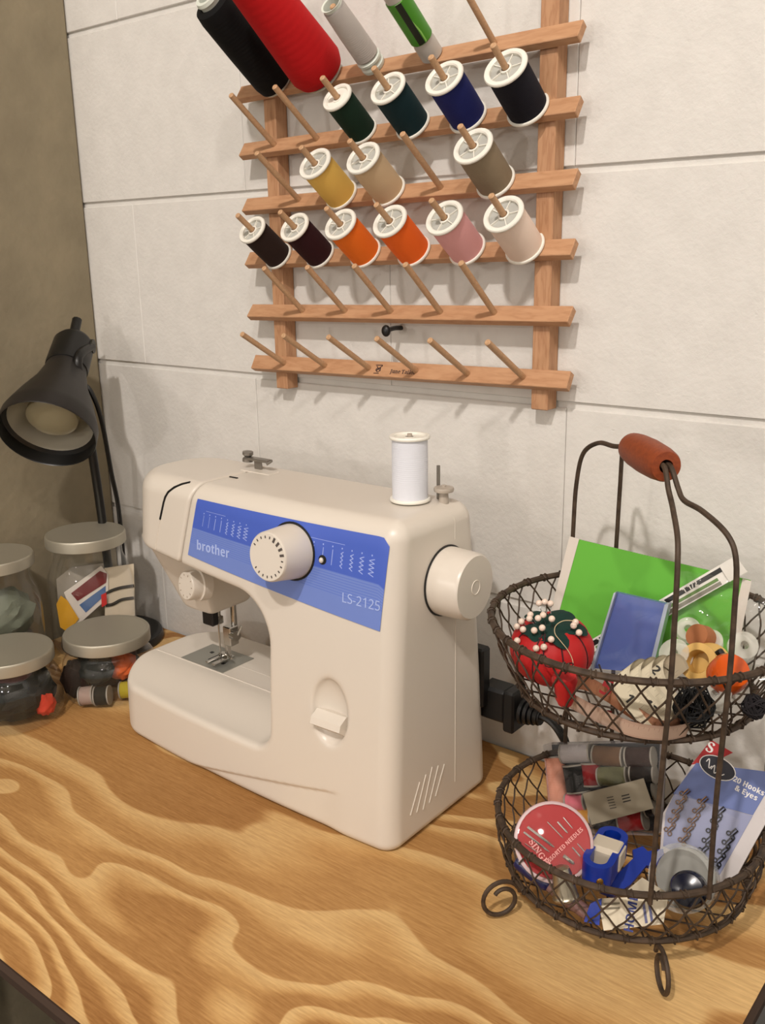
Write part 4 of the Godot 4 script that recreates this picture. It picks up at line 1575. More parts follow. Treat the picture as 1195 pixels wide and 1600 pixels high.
func upper_tier() -> void:
	# green paper sheet in a clear sleeve, leaning on the back wires
	var n := Vector3(0.17, 0.20, 0.965).normalized()
	var p := on_z(902, 842, 0.092)
	var green := mat("green paper", Color(0.36, 0.66, 0.20), 0.75)
	var r := slab_thing("pattern_envelope", "green paper envelope with white edges leaning in the upper tier", "envelope", [[899, 842], [1172, 907], [1146, 1050], [858, 1020]], p, n, 0.003, green)
	part("border", patch([[890, 838], [905, 842], [872, 962], [860, 958]], r[1], 0.0002), mat("white paper edge", Color(0.80, 0.77, 0.73), 0.8), r[0])
	part("border", patch([[1160, 904], [1174, 908], [1156, 1000], [1140, 996]], r[1], 0.0002), mat("white paper edge", Color(0.80, 0.77, 0.73)), r[0])
	# clear sleeve standing in front of the right half
	var bag := thing("plastic_bag", "crumpled clear plastic bag of loose bobbins in the upper tier", "bag", p + n * 0.022)
	var film := FastNoiseLite.new()
	film.seed = 21
	film.frequency = 30.0
	var fb := B.new()
	var bp := p + n * 0.022
	fb.grid(22, 22, func(u: float, v: float) -> Vector3:
		var top := Vector2(lerpf(1058, 1225, u), lerpf(890, 916, u))
		var bot := Vector2(lerpf(1038, 1200, u), lerpf(1056, 1062, u))
		var q := bot.lerp(top, v)
		var w := on_plane(q.x, q.y, bp, n)
		return w - bp + n * (0.006 * film.get_noise_3dv(w) + 0.006 * film.get_noise_3dv(w * 0.4)))
	part("film", fb, glass("clear film", Color(0.9, 0.95, 0.9), 0.02, 0.05), bag, 60.0)
	mats["clear film"].metallic_specular = 0.5
	# sewing gauge
	var ga := slab_thing("sewing_gauge", "black and white printed sewing gauge slanting across the green envelope", "ruler", [[916, 1004], [1146, 870], [1167, 893], [925, 1030]], p + n * 0.008, n, 0.0008, mat("gauge white", Color(0.86, 0.85, 0.82), 0.35), "strip")
	var gb := mat("gauge black", Color(0.03, 0.03, 0.03), 0.4)
	part("scale_band", patch([[918, 1006], [1143, 876], [1149, 881], [921, 1013]], ga[1], 0.0001, 0.0003), gb, ga[0])
	part("slot", patch([[930, 1010], [1120, 903], [1123, 907], [932, 1014]], ga[1], 0.0001, 0.0003), mat("gauge slot", Color(0.36, 0.50, 0.26), 0.6), ga[0])
	part("scale_band", patch([[927, 1019], [1125, 908], [1128, 913], [929, 1025]], ga[1], 0.0001, 0.0003), mat("gauge grey", Color(0.48, 0.47, 0.42), 0.4), ga[0])
	for q in [["1/2", 940, 997], ["3/4", 985, 970], ["1 1/4", 1028, 945], ["1 1/2", 1078, 917]]:
		text_on(q[0], q[1], q[2], q[1] + 20, q[2] - 11.5, 0.0042, mat("gauge white", Color(0.86, 0.85, 0.82)), ga[0], ga[1], 0.0005, "Droid Sans", true)
	part("slider", patch([[1124, 884], [1150, 868], [1168, 893], [1140, 909]], ga[1], 0.0006, 0.0012), mat("slider metal", Color(0.82, 0.81, 0.78), 0.2, 0.3), ga[0])
	# blue chalk box with a clear lid
	var pb := p + n * 0.020
	var bx := slab_thing("chalk_box", "clear lidded box of blue tailor's chalk in the upper tier", "box", [[962, 926], [1041, 944], [1014, 1052], [926, 1044]], pb + n * 0.004, n, 0.008, mat("blue chalk", Color(0.27, 0.35, 0.62), 0.45), "chalk_tray")
	part("lid", patch([[964, 923], [1047, 942], [1020, 1055], [924, 1046]], bx[1], 0.0008, 0.0055), glass("box lid", Color(0.80, 0.86, 1.0), 0.02), bx[0])
	var b := patch([[1041, 943], [1047, 943], [1020, 1053], [1014, 1052]], bx[1], -0.007, 0.0140)
	part("lid_edge", b, mat("lid edge acrylic", Color(0.62, 0.66, 0.72), 0.15), bx[0])
	part("lid_edge", patch([[962, 925], [965, 924], [929, 1046], [925, 1045]], bx[1], -0.002, 0.0085), mat("lid edge acrylic", Color(0.62, 0.66, 0.72)), bx[0])
	tomato()
	tape()
	bobbins()

func tomato() -> void:
	var c := on_y(862, 1013, 0.2195)
	var red := mat("red sateen", Color(0.66, 0.02, 0.035), 0.65)
	red.rim_enabled = true
	red.rim = 0.3
	var ay := along(Vector3(0.10, 1.0, 0.22), c)
	var t := thing("pincushion", "red tomato pincushion with a green felt top in the upper tier", "pincushion", Vector3.ZERO)
	t.transform = ay
	var surf := func(th: float, ph: float, grow: float) -> Vector3:
		var lobe := 1.0 - 0.07 * pow(absf(cos(th * 4.0)), 14.0) * cos(ph)
		var rr := (0.0310 + grow) * lobe
		return Vector3(rr * cos(ph) * cos(th), (0.0262 + grow) * sin(ph) - 0.006 * pow(maxf(0.0, sin(ph)), 8.0), -rr * cos(ph) * sin(th))
	var b := B.new()
	b.grid(64, 20, func(u: float, v: float) -> Vector3: return surf.call(u * TAU, (v - 0.5) * PI, 0.0))
	part("cushion", b, red, t, 60.0)
	# dividing cords
	for k in 8:
		b = B.new()
		var path := []
		for i in 15:
			path.append(surf.call((k + 0.0) * PI / 4, lerpf(-1.2, 1.1, i / 14.0), 0.0003))
		b.tube(path, 0.0006, 5)
		part("cord", b, mat("plum cord", Color(0.22, 0.05, 0.08), 0.8), t)
	# felt calyx: ragged cap lying over the top
	b = B.new()
	var felt := mat("green felt", Color(0.012, 0.17, 0.14), 0.95)
	var rag := func(th: float) -> float:
		return 0.0165 + 0.0072 * absf(sin(th * 2.5 + 0.6)) + 0.002 * sin(th * 7.0)
	b.grid(60, 10, func(u: float, v: float) -> Vector3:
		var th := u * TAU
		var rr: float = rag.call(th) * (1.0 - v)
		var lat := acos(clampf(rr / 0.0311, 0.0, 1.0))
		var q: Vector3 = surf.call(th, lat, 0.0013)
		return q + Vector3(0, 0.0016 * sin(th * 5.0) * (1.0 - v), 0))
	part("felt_top", b, felt, t, 60.0)
	# strawberry emery hanging by a cord
	var e0 := hub(0.0975, 95.5, 0.2290)
	var s := thing("emery_strawberry", "small red emery strawberry hanging from the tomato pincushion", "pincushion", Vector3.ZERO)
	var e1 := hub(0.0915, 97.0, 0.2030)
	s.transform = along(e0 - e1, e1)
	var L := (e0 - e1).length()
	b = B.new()
	b.lathe([Vector2(0, 0), Vector2(0.0050, 0.0018), Vector2(0.0068, 0.007), Vector2(0.0072, L * 0.6), Vector2(0.0088, L * 0.82), Vector2(0.0075, L * 0.97), Vector2(0, L * 1.02)], 20)
	part("body", b, red, s)
	b = B.new()
	b.tube(smooth_path([Vector3(0, L, 0), Vector3(0.004, L + 0.008, -0.004), s.transform.affine_inverse() * (ay * Vector3(0.012, 0.010, 0.032)), s.transform.affine_inverse() * (ay * Vector3(0.004, 0.026, 0.018))], 6), 0.0005, 5)
	part("hanging_cord", b, mat("plum cord", Color(0.22, 0.05, 0.08)), s)
	# loose thread over the front
	var lt := thing("loose_thread", "pale loop of loose thread lying over the tomato pincushion", "thread", Vector3.ZERO)
	b = B.new()
	var tp := []
	for q in [[897, 970], [880, 970], [868, 978], [867, 990], [876, 1002], [887, 1016], [894, 1030], [896, 1044]]:
		tp.append(on_plane(q[0], q[1], c + (EYE - c).normalized() * 0.0315, (EYE - c).normalized()))
	b.tube(smooth_path(tp, 5), 0.0003, 5)
	part("strand", b, mat("pale thread", Color(0.74, 0.66, 0.52), 0.8), lt)
	# pearl pins, at their places in the photograph
	var pearl := mat("pearl", Color(0.86, 0.78, 0.72), 0.22)
	var pinm := mat("pin steel", Color(0.6, 0.6, 0.6), 0.3, 0.9)
	var to_eye := (EYE - c).normalized()
	for q in [[842, 942.5], [851, 940.5], [860, 943], [848.5, 961], [840.5, 966], [828.5, 960.5], [827, 966.5], [814.5, 971], [807.5, 979], [817, 983.5], [834.5, 985], [847, 981], [862, 967], [808, 1001], [861, 999], [837.5, 1013], [849.5, 1011], [896, 977.5], [899, 972], [904.5, 988.5]]:
		# head sits just outside the cushion along the sight line
		var d := ray(q[0], q[1]).normalized()
		var near := EYE + d * (c - EYE).dot(d)
		var off := near - c
		var rad := 0.0322
		var at: Vector3
		if off.length() < rad:
			at = near - d * sqrt(rad * rad - off.length_squared())
		else:
			at = near
		var loc := ay.affine_inverse() * at
		var dir := (at - c).normalized()
		var reach := 0.016 if off.length() < 0.034 else off.length() - 0.020
		var pn := thing("pearl_pin", "pearl-headed pin stuck in the tomato pincushion", "pin", at, "pearl-headed pins in the tomato pincushion")
		b = B.new()
		b.ball(Vector3.ZERO, Vector3.ONE * 0.00245, 14, 10)
		part("head", b, pearl, pn)
		b = B.new()
		b.tube([-dir * 0.0020, -dir * (0.0020 + reach)], 0.0003, 5)
		part("shank", b, pinm, pn)

func tape_print(key: String, base: Color, ink: Color) -> StandardMaterial3D:
	if mats.has(key):
		return mats[key]
	var im := Image.create(1024, 48, false, Image.FORMAT_RGB8)
	im.fill(base)
	for k in 128:
		im.fill_rect(Rect2i(k * 8, 0, 1, 20 if k % 8 == 0 else (14 if k % 4 == 0 else 8)), ink)
		im.fill_rect(Rect2i(k * 8, 42, 1, 6), ink)
	var m := mat(key, Color(1, 1, 1), 0.6)
	m.albedo_texture = ImageTexture.create_from_image(im)
	return m

# flat tape following a path, standing on edge (width along up)
func ribbon(path: Array, up: Callable, width: float) -> B:
	var b := B.new()
	var n := path.size() - 1
	var th := 0.0004
	for s in [0, 1]:
		b.grid(n, 1, func(u: float, v: float) -> Vector3:
			var i := int(round(u * n))
			var w: Vector3 = up.call(float(i) / n)
			var p: Vector3 = path[i]
			var d: Vector3 = (path[mini(i + 1, n)] - path[maxi(i - 1, 0)]).normalized()
			var nn := d.cross(w).normalized()
			return p + w * width * ((v - 0.5) if s == 0 else (0.5 - v)) + nn * th * (0.5 if s == 0 else -0.5))
	return b

func tape() -> void:
	# white tape: a loose roll whose turns fan out towards the room
	var t := thing("measuring_tape", "white coiled measuring tape at the front of the upper tier", "measuring tape")
	var c := on_y(1020, 1095, 0.213)
	var e := (EYE - c).normalized()
	var dark := mat("tape figures", Color(0.12, 0.11, 0.10), 0.7)
	var wide_to := (cam_basis * Vector3(0.80, 0.52, -0.30)).normalized()
	var words := ["1", "13", "14", "2"]
	for k in 4:
		var du := 19.0 * k
		var pts := []
		for q in [[1012, 1062, -0.022], [1004, 1046, -0.016], [990, 1039, -0.008], [976, 1046, -0.001], [971, 1062, 0.003], [978, 1084, 0.004], [998, 1108, 0.003], [1028, 1128, 0.0], [1052, 1138, -0.004]]:
			pts.append(on_plane(q[0] + du * 0.92, q[1] - 3.0 * k, c + e * (q[2] - 0.0045 * k), e))
		var path := smooth_path(pts, 6)
		part("tape_turn", ribbon(path, func(_u: float) -> Vector3: return wide_to, 0.0150), tape_print("white tape", Color(0.76, 0.72, 0.62), Color(0.18, 0.16, 0.14)), t)
		var i: int = [32, 36, 38, 22][k]
		var d: Vector3 = (path[i + 1] - path[i - 1]).normalized()
		var o := d.cross(wide_to).normalized()
		if o.dot(e) < 0.0:
			o = -o
		var up := (wide_to - o * o.dot(wide_to)).normalized()
		text(words[k], 0.0072, dark, t, Transform3D(Basis(up.cross(o), up, o), path[i] + o * 0.0005), "figure", "Droid Sans", true)
	rebase(t, c)
	# pinkish tape lying flat in loops below it
	var t2 := thing("measuring_tape", "pinkish measuring tape with red figures lying on the upper tier floor", "measuring tape")
	var pts := []
	for q in [[876, 1085, 0.206], [905, 1102, 0.203], [945, 1122, 0.200], [990, 1140, 0.198], [1040, 1146, 0.198], [1075, 1140, 0.197]]:
		pts.append(on_y(q[0], q[1], q[2]))
	var face: Vector3 = (EYE - pts[2]).normalized()
	var wide := func(_u: float) -> Vector3: return (Vector3(0.30, 0.86, 0.40)).normalized()
	part("tape_strip", ribbon(smooth_path(pts, 10), wide, 0.017), tape_print("pink tape", Color(0.80, 0.70, 0.63), Color(0.42, 0.16, 0.14)), t2)
	pts = []
	for q in [[880, 1070, 0.212], [915, 1068, 0.208], [950, 1086, 0.206], [985, 1110, 0.203], [1030, 1136, 0.200], [1062, 1130, 0.199]]:
		pts.append(on_y(q[0], q[1], q[2]))
	part("tape_strip", ribbon(smooth_path(pts, 10), wide, 0.016), tape_print("salmon tape", Color(0.74, 0.54, 0.42), Color(0.35, 0.12, 0.10)), t2)
	var redm := mat("red figures", Color(0.55, 0.05, 0.07), 0.7)
	var ff := Transform3D(Basis(Vector3(0.75, -0.25, 0.0).normalized(), Vector3.UP, Vector3.BACK), Vector3.ZERO)
	for q in [["5", 948, 1074, 0.012], ["6", 948, 1118, 0.008]]:
		var g := on_plane(q[1], q[2], pts[2] + face * 0.008, face)
		var xx := (Vector3.UP.cross(face) - Vector3.UP * 0.35).normalized()
		text(q[0], q[3], redm, t2, Transform3D(Basis(xx, face.cross(xx), face), g), "figure", "Droid Sans", true)
	rebase(t2, pts[2])

func bobbins() -> void:
	var grp := "bobbins and reels in the clear bag"
	var e := (EYE - HUB - Vector3(0, 0.21, 0)).normalized()
	# cream wooden spool seen end on
	var c := on_y(1090, 1034, 0.2230)
	var t := thing("thread_reel", "cream wooden spool seen end on inside the clear bag", "spool", Vector3.ZERO, grp)
	t.transform = along(Vector3(-0.10, 0.42, 0.85), c - Vector3(-0.10, 0.42, 0.85).normalized() * 0.024)
	var b := B.new()
	b.lathe([Vector2(0, 0), Vector2(0.014, 0), Vector2(0.0165, 0.004), Vector2(0.0150, 0.011), Vector2(0.0100, 0.020), Vector2(0.0135, 0.0225), Vector2(0.0135, 0.0250), Vector2(0.0085, 0.0252), Vector2(0.0078, 0.0235), Vector2(0.0078, 0.014), Vector2(0, 0.014)], 30)
	part("reel", b, mat("cream wood", Color(0.80, 0.65, 0.36), 0.5), t)
	# tan reel behind
	c = on_y(1098, 998, 0.2270)
	t = thing("thread_reel", "small tan reel behind the cream wooden spool", "spool", Vector3.ZERO, grp)
	t.transform = along(Vector3(-0.2, 0.5, 0.8), c)
	b = B.new()
	b.lathe([Vector2(0, -0.010), Vector2(0.0085, -0.010), Vector2(0.0100, 0.0), Vector2(0.0085, 0.010), Vector2(0, 0.011)], 22)
	part("thread", b, thread_mat("tan reel", Color(0.62, 0.40, 0.26)), t)
	# orange bobbin
	c = on_y(1137, 1054, 0.2260)
	t = thing("bobbin", "glossy orange bobbin under the rim of the upper tier", "bobbin", Vector3.ZERO, grp)
	t.transform = along(Vector3(0.5, 0.7, 0.5), c)
	b = B.new()
	b.lathe([Vector2(0, -0.009), Vector2(0.011, -0.009), Vector2(0.0135, -0.004), Vector2(0.0135, 0.005), Vector2(0.0115, 0.009), Vector2(0, 0.010)], 28)
	var om := mat("orange gloss", Color(0.77, 0.31, 0.06), 0.2)
	part("thread", b, om, t)
	# clear bobbins
	for q in [[1075, 985, 0.225, 0.009, "clear plastic bobbin behind the tan reel, against the green envelope"], [1112, 1003, 0.225, 0.008, "small clear bobbin between the tan reel and the black clip"], [1120, 1088, 0.212, 0.011, "clear plastic bobbin under the orange bobbin"], [1160, 1010, 0.225, 0.010, "clear plastic bobbin by the white edge of the green envelope"], [1056, 1024, 0.222, 0.011, "clear plastic bobbin between the chalk box and the cream wooden spool"]]:
		c = on_y(q[0], q[1], q[2])
		t = thing("bobbin", q[4], "bobbin", Vector3.ZERO, grp)
		t.transform = along(Vector3(rng.randf_range(-0.5, 0.5), 0.6, 0.7), c)
		b = B.new()
		var rr: float = q[3]
		b.lathe([Vector2(0.003, -0.005), Vector2(rr, -0.005), Vector2(rr, -0.004), Vector2(0.004, -0.0038), Vector2(0.004, 0.0038), Vector2(rr, 0.004), Vector2(rr, 0.005), Vector2(0.003, 0.005), Vector2(0.003, -0.005)], 24)
		part("bobbin_body", b, glass("bobbin plastic", Color(0.86, 0.86, 0.82), 0.35, 0.12), t)
	# black clip
	c = on_y(1122, 1024, 0.226)
	t = thing("clip", "small black clip beside the orange bobbin", "clip", c)
	b = B.new()
	b.xf = Transform3D(Basis(Vector3(0, 0, 1), 0.7), Vector3.ZERO)
	b.box(Vector3.ZERO, Vector3(0.009, 0.007, 0.006), 0.001)
	b.box(Vector3(0.005, -0.005, 0.002), Vector3(0.006, 0.006, 0.004), 0.001)
	part("jaw", b, mat("black plastic", Color(0.02, 0.02, 0.022)), t)
	# thread wad: tangled dark yarn, and a second against the right side
	for w in [[1084, 1104, 0.2120, 0.0190, 7, "tangle of black thread behind the front upright", Color(0.03, 0.03, 0.032)], [1178, 1104, 0.2140, 0.011, 8, "small tangle of dark plum thread at the right of the upper tier", Color(0.07, 0.05, 0.07)]]:
		c = on_y(w[0], w[1], w[2])
		t = thing("thread_tangle", w[5], "thread", c)
		b = B.new()
		var r := RandomNumberGenerator.new()
		r.seed = w[4]
		for k in 40:
			var path := []
			var a := Vector3(r.randfn(), r.randfn(), r.randfn()).normalized()
			var s := a.cross(Vector3(r.randfn(), r.randfn(), r.randfn())).normalized()
			var rad: float = w[3] * r.randf_range(0.5, 1.0)
			for i in 15:
				var an := TAU * i / 14.0 * r.randf_range(0.97, 1.0)
				path.append((a * cos(an) + s * sin(an)) * rad * Vector3(0.72, 0.85, 0.72))
			b.tube(path, 0.0006, 4)
		var yarn := part("yarn", b, mat("yarn %d" % w[4], w[6], 0.9), t)
		yarn.set_meta("kind", "stuff")

# ---------------------------------------------------------------- things in the lower tier
func lower_tier() -> void:
	thread_case()
	needle_disc()
	hooks_pack()
	loose_lower()

func thread_case() -> void:
	var n := Vector3(0.06, 0.31, 0.95).normalized()
	var p := Vector3(0.095, 0.040, 0.118)
	var px := [[848, 1164], [1031, 1160], [1024, 1306], [862, 1300]]
	var s := slab("thread_case", px, p, n, 0.02)
	var fr: Transform3D = s[0]
	var t := thing("thread_case", "clear plastic case of assorted small thread spools in the lower tier", "case", Vector3.ZERO)
	t.transform = fr
	var clear := glass("case plastic", Color(0.92, 0.93, 0.95), 0.004)
	var b := B.new()
	b.xf = Transform3D(Basis.IDENTITY, Vector3(0, 0, -0.001))
	b.prism(s[1], 0.0012)
	part("cover", b, clear, t)
	b = B.new()
	b.xf = Transform3D(Basis.IDENTITY, Vector3(0, 0, -0.020))
	b.prism(s[1], 0.0012)
	part("tray_back", b, mat("case tray", Color(0.05, 0.05, 0.075), 0.5), t)
	var edge := glass("case edge", Color(0.85, 0.83, 0.85), 0.40, 0.15)
	for k in 4:
		b = B.new()
		var a: Vector2 = s[1][k]
		var c: Vector2 = s[1][(k + 1) % 4]
		b.quad(Vector3(a.x, a.y, 0), Vector3(c.x, c.y, 0), Vector3(c.x, c.y, -0.019), Vector3(a.x, a.y, -0.019))
		part("side_wall", b, edge, t)
	# spools: from pixel a to pixel b along their axis, radius, colour
	var grp := "spools inside the clear thread case"
	var depth_mid := fr.origin - n * 0.0105
	for q in [
		[866, 1180, 873, 1266, 0.0095, Color(0.78, 0.54, 0.45), "shell pink"],
		[878, 1178, 924, 1176, 0.0088, Color(0.62, 0.60, 0.60), "silver grey"],
		[928, 1180, 975, 1183, 0.0088, Color(0.36, 0.26, 0.17), "taupe brown"],
		[979, 1183, 1022, 1183, 0.0088, Color(0.17, 0.09, 0.06), "chestnut"],
		[896, 1194, 904, 1238, 0.0105, Color(0.09, 0.09, 0.085), "charcoal"],
		[922, 1191, 926, 1228, 0.0085, Color(0.48, 0.07, 0.08), "brick red"],
		[936, 1213, 982, 1211, 0.0085, Color(0.36, 0.36, 0.24), "moss"],
		[986, 1209, 1024, 1210, 0.0080, Color(0.10, 0.085, 0.07), "dark bark"],
		[886, 1254, 916, 1252, 0.0085, Color(0.80, 0.40, 0.46), "rose"],
		[890, 1276, 926, 1276, 0.0085, Color(0.72, 0.50, 0.14), "gold"],
		[968, 1284, 1009, 1280, 0.0088, Color(0.55, 0.03, 0.04), "crimson"],
		[1006, 1238, 1024, 1236, 0.0080, Color(0.03, 0.035, 0.06), "upper ink blue"],
		[1008, 1262, 1024, 1260, 0.0080, Color(0.03, 0.035, 0.06), "lower ink blue"],
	]:
		var a := on_plane(q[0], q[1], depth_mid, n)
		var c := on_plane(q[2], q[3], depth_mid, n)
		var label: String = q[6] + " spool inside the clear thread case"
		var o := thing("thread_reel", label, "spool", Vector3.ZERO, grp)
		o.transform = along(c - a, a)
		var h := (c - a).length()
		var rr: float = q[4]
		b = B.new()
		b.lathe([Vector2(0, 0), Vector2(rr, 0), Vector2(rr, 0.0013), Vector2(rr * 0.5, 0.0014), Vector2(rr * 0.5, h - 0.0014), Vector2(rr, h - 0.0013), Vector2(rr, h), Vector2(0, h)], 22)
		part("reel", b, mat("reel plastic", Color(0.55, 0.53, 0.49)), o)
		b = B.new()
		b.lathe([Vector2(rr * 0.5, 0.0012), Vector2(rr * 0.95, 0.0014), Vector2(rr * 0.95, h - 0.0014), Vector2(rr * 0.5, h - 0.0012)], 22)
		part("thread", b, thread_mat(q[6], q[5]), o)
	# grey card on the case
	var r := slab_thing("paper_card", "creased grey instruction card lying on the clear thread case", "card", [[910, 1240], [1005, 1216], [1021, 1263], [924, 1289]], p + n * 0.010, n, 0.0006, mat("grey paper", Color(0.56, 0.53, 0.46), 0.85), "card")
	var ink := mat("card ink", Color(0.20, 0.19, 0.18), 0.8)
	for k in 5:
		part("print_line", patch([[948 + k * 1.2, 1246 + k * 4.2], [958 + k * 1.2, 1244 + k * 4.2], [958 + k * 1.2, 1245.2 + k * 4.2], [948 + k * 1.2, 1247.2 + k * 4.2]], r[1], 0.0001, 0.0002), ink, r[0])
	for k in 3:
		part("print_line", patch([[971 + k * 1.2, 1243 + k * 4.6], [983 + k * 1.2, 1240 + k * 4.6], [983 + k * 1.2, 1242 + k * 4.6], [971 + k * 1.2, 1245 + k * 4.6]], r[1], 0.0001, 0.0002), ink, r[0])

func needle_disc() -> void:
	var c := on_y(865, 1315, 0.078)
	var n := Vector3(0.42, 0.66, 0.62).normalized()
	var t := thing("needle_compact", "round red needle compact with a clear lid in the lower tier", "needle case", Vector3.ZERO)
	var x := Vector3.UP.cross(n).normalized()
	var fr := Transform3D(Basis(x, n.cross(x), n), c)
	t.transform = fr
	var tilt := Transform3D(Basis(Vector3.RIGHT, PI / 2), Vector3.ZERO)
	var b := B.new()
	b.xf = tilt
	b.lathe([Vector2(0, -0.004), Vector2(0.0287, -0.004), Vector2(0.0309, -0.002), Vector2(0.0313, 0.002), Vector2(0.0261, 0.0042), Vector2(0.0, 0.0044)], 44)
	part("clear_lid", b, glass("compact lid", Color(1.0, 0.95, 0.95), 0.004), t)
	b = B.new()
	var poly := PackedVector2Array()
	for k in 60:
		var rr := 0.0271 if k % 2 else 0.0261
		poly.append(Vector2(cos(TAU * k / 60), sin(TAU * k / 60)) * rr)
	b.xf = Transform3D(Basis.IDENTITY, Vector3(0, 0, -0.0005))
	b.prism(poly, 0.001)
	part("red_card", b, mat("compact red card", Color(0.60, 0.015, 0.03), 0.6), t)
	b = B.new()
	b.xf = tilt
	b.lathe([Vector2(0, -0.0030), Vector2(0.0283, -0.0030), Vector2(0.0296, -0.001), Vector2(0.0283, 0.0), Vector2(0.0, 0.0)], 40)
	part("tray", b, mat("compact tray", Color(0.72, 0.62, 0.62), 0.35), t)
	var silver := mat("needle steel", Color(0.82, 0.80, 0.78), 0.18, 0.9)
	for q in [[824, 1292, 866, 1324, 0.0010], [818, 1300, 858, 1331, 0.0008], [855, 1284, 880, 1310, 0.0004], [871, 1284, 887, 1302, 0.0007], [880, 1277, 895, 1295, 0.0004], [880, 1337, 897, 1350, 0.0014], [894, 1324, 907, 1339, 0.0006], [902, 1318, 914, 1332, 0.0004], [820, 1318, 840, 1332, 0.0003]]:
		var a := fr.affine_inverse() * on_plane(q[0], q[1], c + n * 0.0016, n)
		var d := fr.affine_inverse() * on_plane(q[2], q[3], c + n * 0.0016, n)
		b = B.new()
		b.tube([a, a.lerp(d, 0.85), d], [q[4], q[4], q[4] * 0.3], 6)
		part("needle", b, silver, t)
	var ink := mat("pink lettering", Color(0.88, 0.62, 0.60), 0.6)
	text_on("ASSORTED NEEDLES", 881, 1322, 907, 1297, 0.0030, ink, t, fr, 0.0012, "Droid Sans", true)
	text_on("SINGER", 844, 1335, 857, 1354, 0.0046, ink, t, fr, 0.0012, "Droid Serif", true)

func hooks_pack() -> void:
	var n := Vector3(-0.02, 0.52, 0.85).normalized()
	var p := on_y(1105, 1300, 0.072)
	var r := slab_thing("hook_and_eye_pack", "blister pack of hooks and eyes with a red top corner in the lower tier", "packet", [[1083, 1190], [1200, 1206], [1224, 1235], [1150, 1370], [1114, 1384], [1031, 1328], [1036, 1270]], p, n, 0.0012, mat("pack backing", Color(0.74, 0.72, 0.72), 0.5), "backing")
	var t: Node3D = r[0]
	var fr: Transform3D = r[1]
	part("blue_panel", patch([[1088, 1192], [1200, 1206], [1196, 1240], [1176, 1274], [1052, 1240]], fr, 0.0002, 0.0003), mat("pack blue", Color(0.36, 0.42, 0.62), 0.5), t)
	part("pale_panel", patch([[1054, 1240], [1176, 1275], [1124, 1368], [1036, 1322], [1040, 1270]], fr, 0.0002, 0.0003), mat("pack pale blue", Color(0.52, 0.54, 0.66), 0.5), t)
	part("red_corner", patch([[1111, 1156], [1145, 1176], [1128, 1184], [1080, 1195]], fr, -0.0003, 0.0006), mat("pack red", Color(0.62, 0.03, 0.05), 0.45), t)
	text_on("S", 1110, 1168, 1122, 1174, 0.0085, mat("pack lettering", Color(0.86, 0.85, 0.84), 0.5), t, fr, 0.0006, "Droid Serif", true)
	# dark blue oval emblem with script strokes
	var oval := []
	for k in 28:
		var a := TAU * k / 28
		oval.append([1121.5 + 29 * cos(a) * 0.94 - 12.0 * sin(a) * 0.45, 1200 + 29 * cos(a) * 0.42 + 16.5 * sin(a) * 0.95])
	part("emblem", patch(oval, fr, 0.0006, 0.0003), mat("emblem navy", Color(0.02, 0.03, 0.10), 0.4), t)
	var rim := []
	var inv := fr.affine_inverse()
	for q in oval:
		var l := inv * on_plane(q[0], q[1], fr.origin, n)
		rim.append(Vector3(l.x, l.y, 0.0009))
	var b := B.new()
	b.tube(rim, 0.0004, 5, true)
	part("emblem_border", b, mat("pack lettering", Color(0.86, 0.85, 0.84)), t)
	b = B.new()
	for q in [[[1104, 1190], [1109, 1186], [1108, 1200], [1113, 1197]], [[1111, 1202], [1117, 1196], [1116, 1208], [1122, 1205]], [[1120, 1199], [1127, 1201], [1124, 1212], [1132, 1210]]]:
		var path := []
		for e in q:
			var l := inv * on_plane(e[0], e[1], fr.origin, n)
			path.append(Vector3(l.x, l.y, 0.0010))
		b.tube(smooth_path(path, 4), 0.0004, 5)
	part("script", b, mat("pack lettering", Color(0.86, 0.85, 0.84)), t)
	text_on("20 Hooks", 1170, 1228, 1188, 1237, 0.0042, mat("pack lettering", Color(0.86, 0.85, 0.84)), t, fr, 0.0007, "Droid Sans", true)
	text_on("& Eyes", 1166, 1239, 1184, 1248, 0.0042, mat("pack lettering", Color(0.86, 0.85, 0.84)), t, fr, 0.0007, "Droid Sans", true)
	# hooks and eyes in rows under the blister
	var brass := mat("brass hook", Color(0.42, 0.31, 0.22), 0.3, 0.85)
	var dark := mat("black hook", Color(0.03, 0.03, 0.035), 0.35, 0.3)
	var hook := B.new()
	for s in [-1, 1]:
		var ring := []
		for k in 9:
			ring.append(Vector3(s * 0.0021 + 0.0015 * cos(TAU * k / 9), -0.0026 + 0.0015 * sin(TAU * k / 9), 0.001))
		hook.tube(ring, 0.00055, 5, true)
	hook.tube([Vector3(-0.0012, -0.0015, 0.001), Vector3(-0.0012, 0.004, 0.0012), Vector3(0.0012, 0.004, 0.0016), Vector3(0.0012, -0.001, 0.0022)], 0.0006, 5)
	var hm := hook.mesh()
	var spots := []
	for k in 5:
		spots.append([1072 - k * 6.0, 1240 + k * 14.0, brass])
		spots.append([1100 - k * 7.5, 1252 + k * 15.0, brass])
		spots.append([1127 - k * 6.5, 1268 + k * 15.0, dark])
		spots.append([1146 - k * 7.0, 1302 + k * 14.0, dark])
	for q in spots:
		var l := inv * on_plane(q[0], q[1], fr.origin, n)
		put("hook" if q[2] == brass else "eye", hm, q[2], t, Transform3D(Basis(Vector3.BACK, -0.55), Vector3(l.x, l.y, 0.0008)))
	b = patch([[1062, 1236], [1160, 1282], [1118, 1362], [1034, 1316], [1038, 1280]], fr, 0.0052, 0.0004)
	part("blister", b, glass("blister film", Color(0.92, 0.94, 1.0), 0.015, 0.05), t)

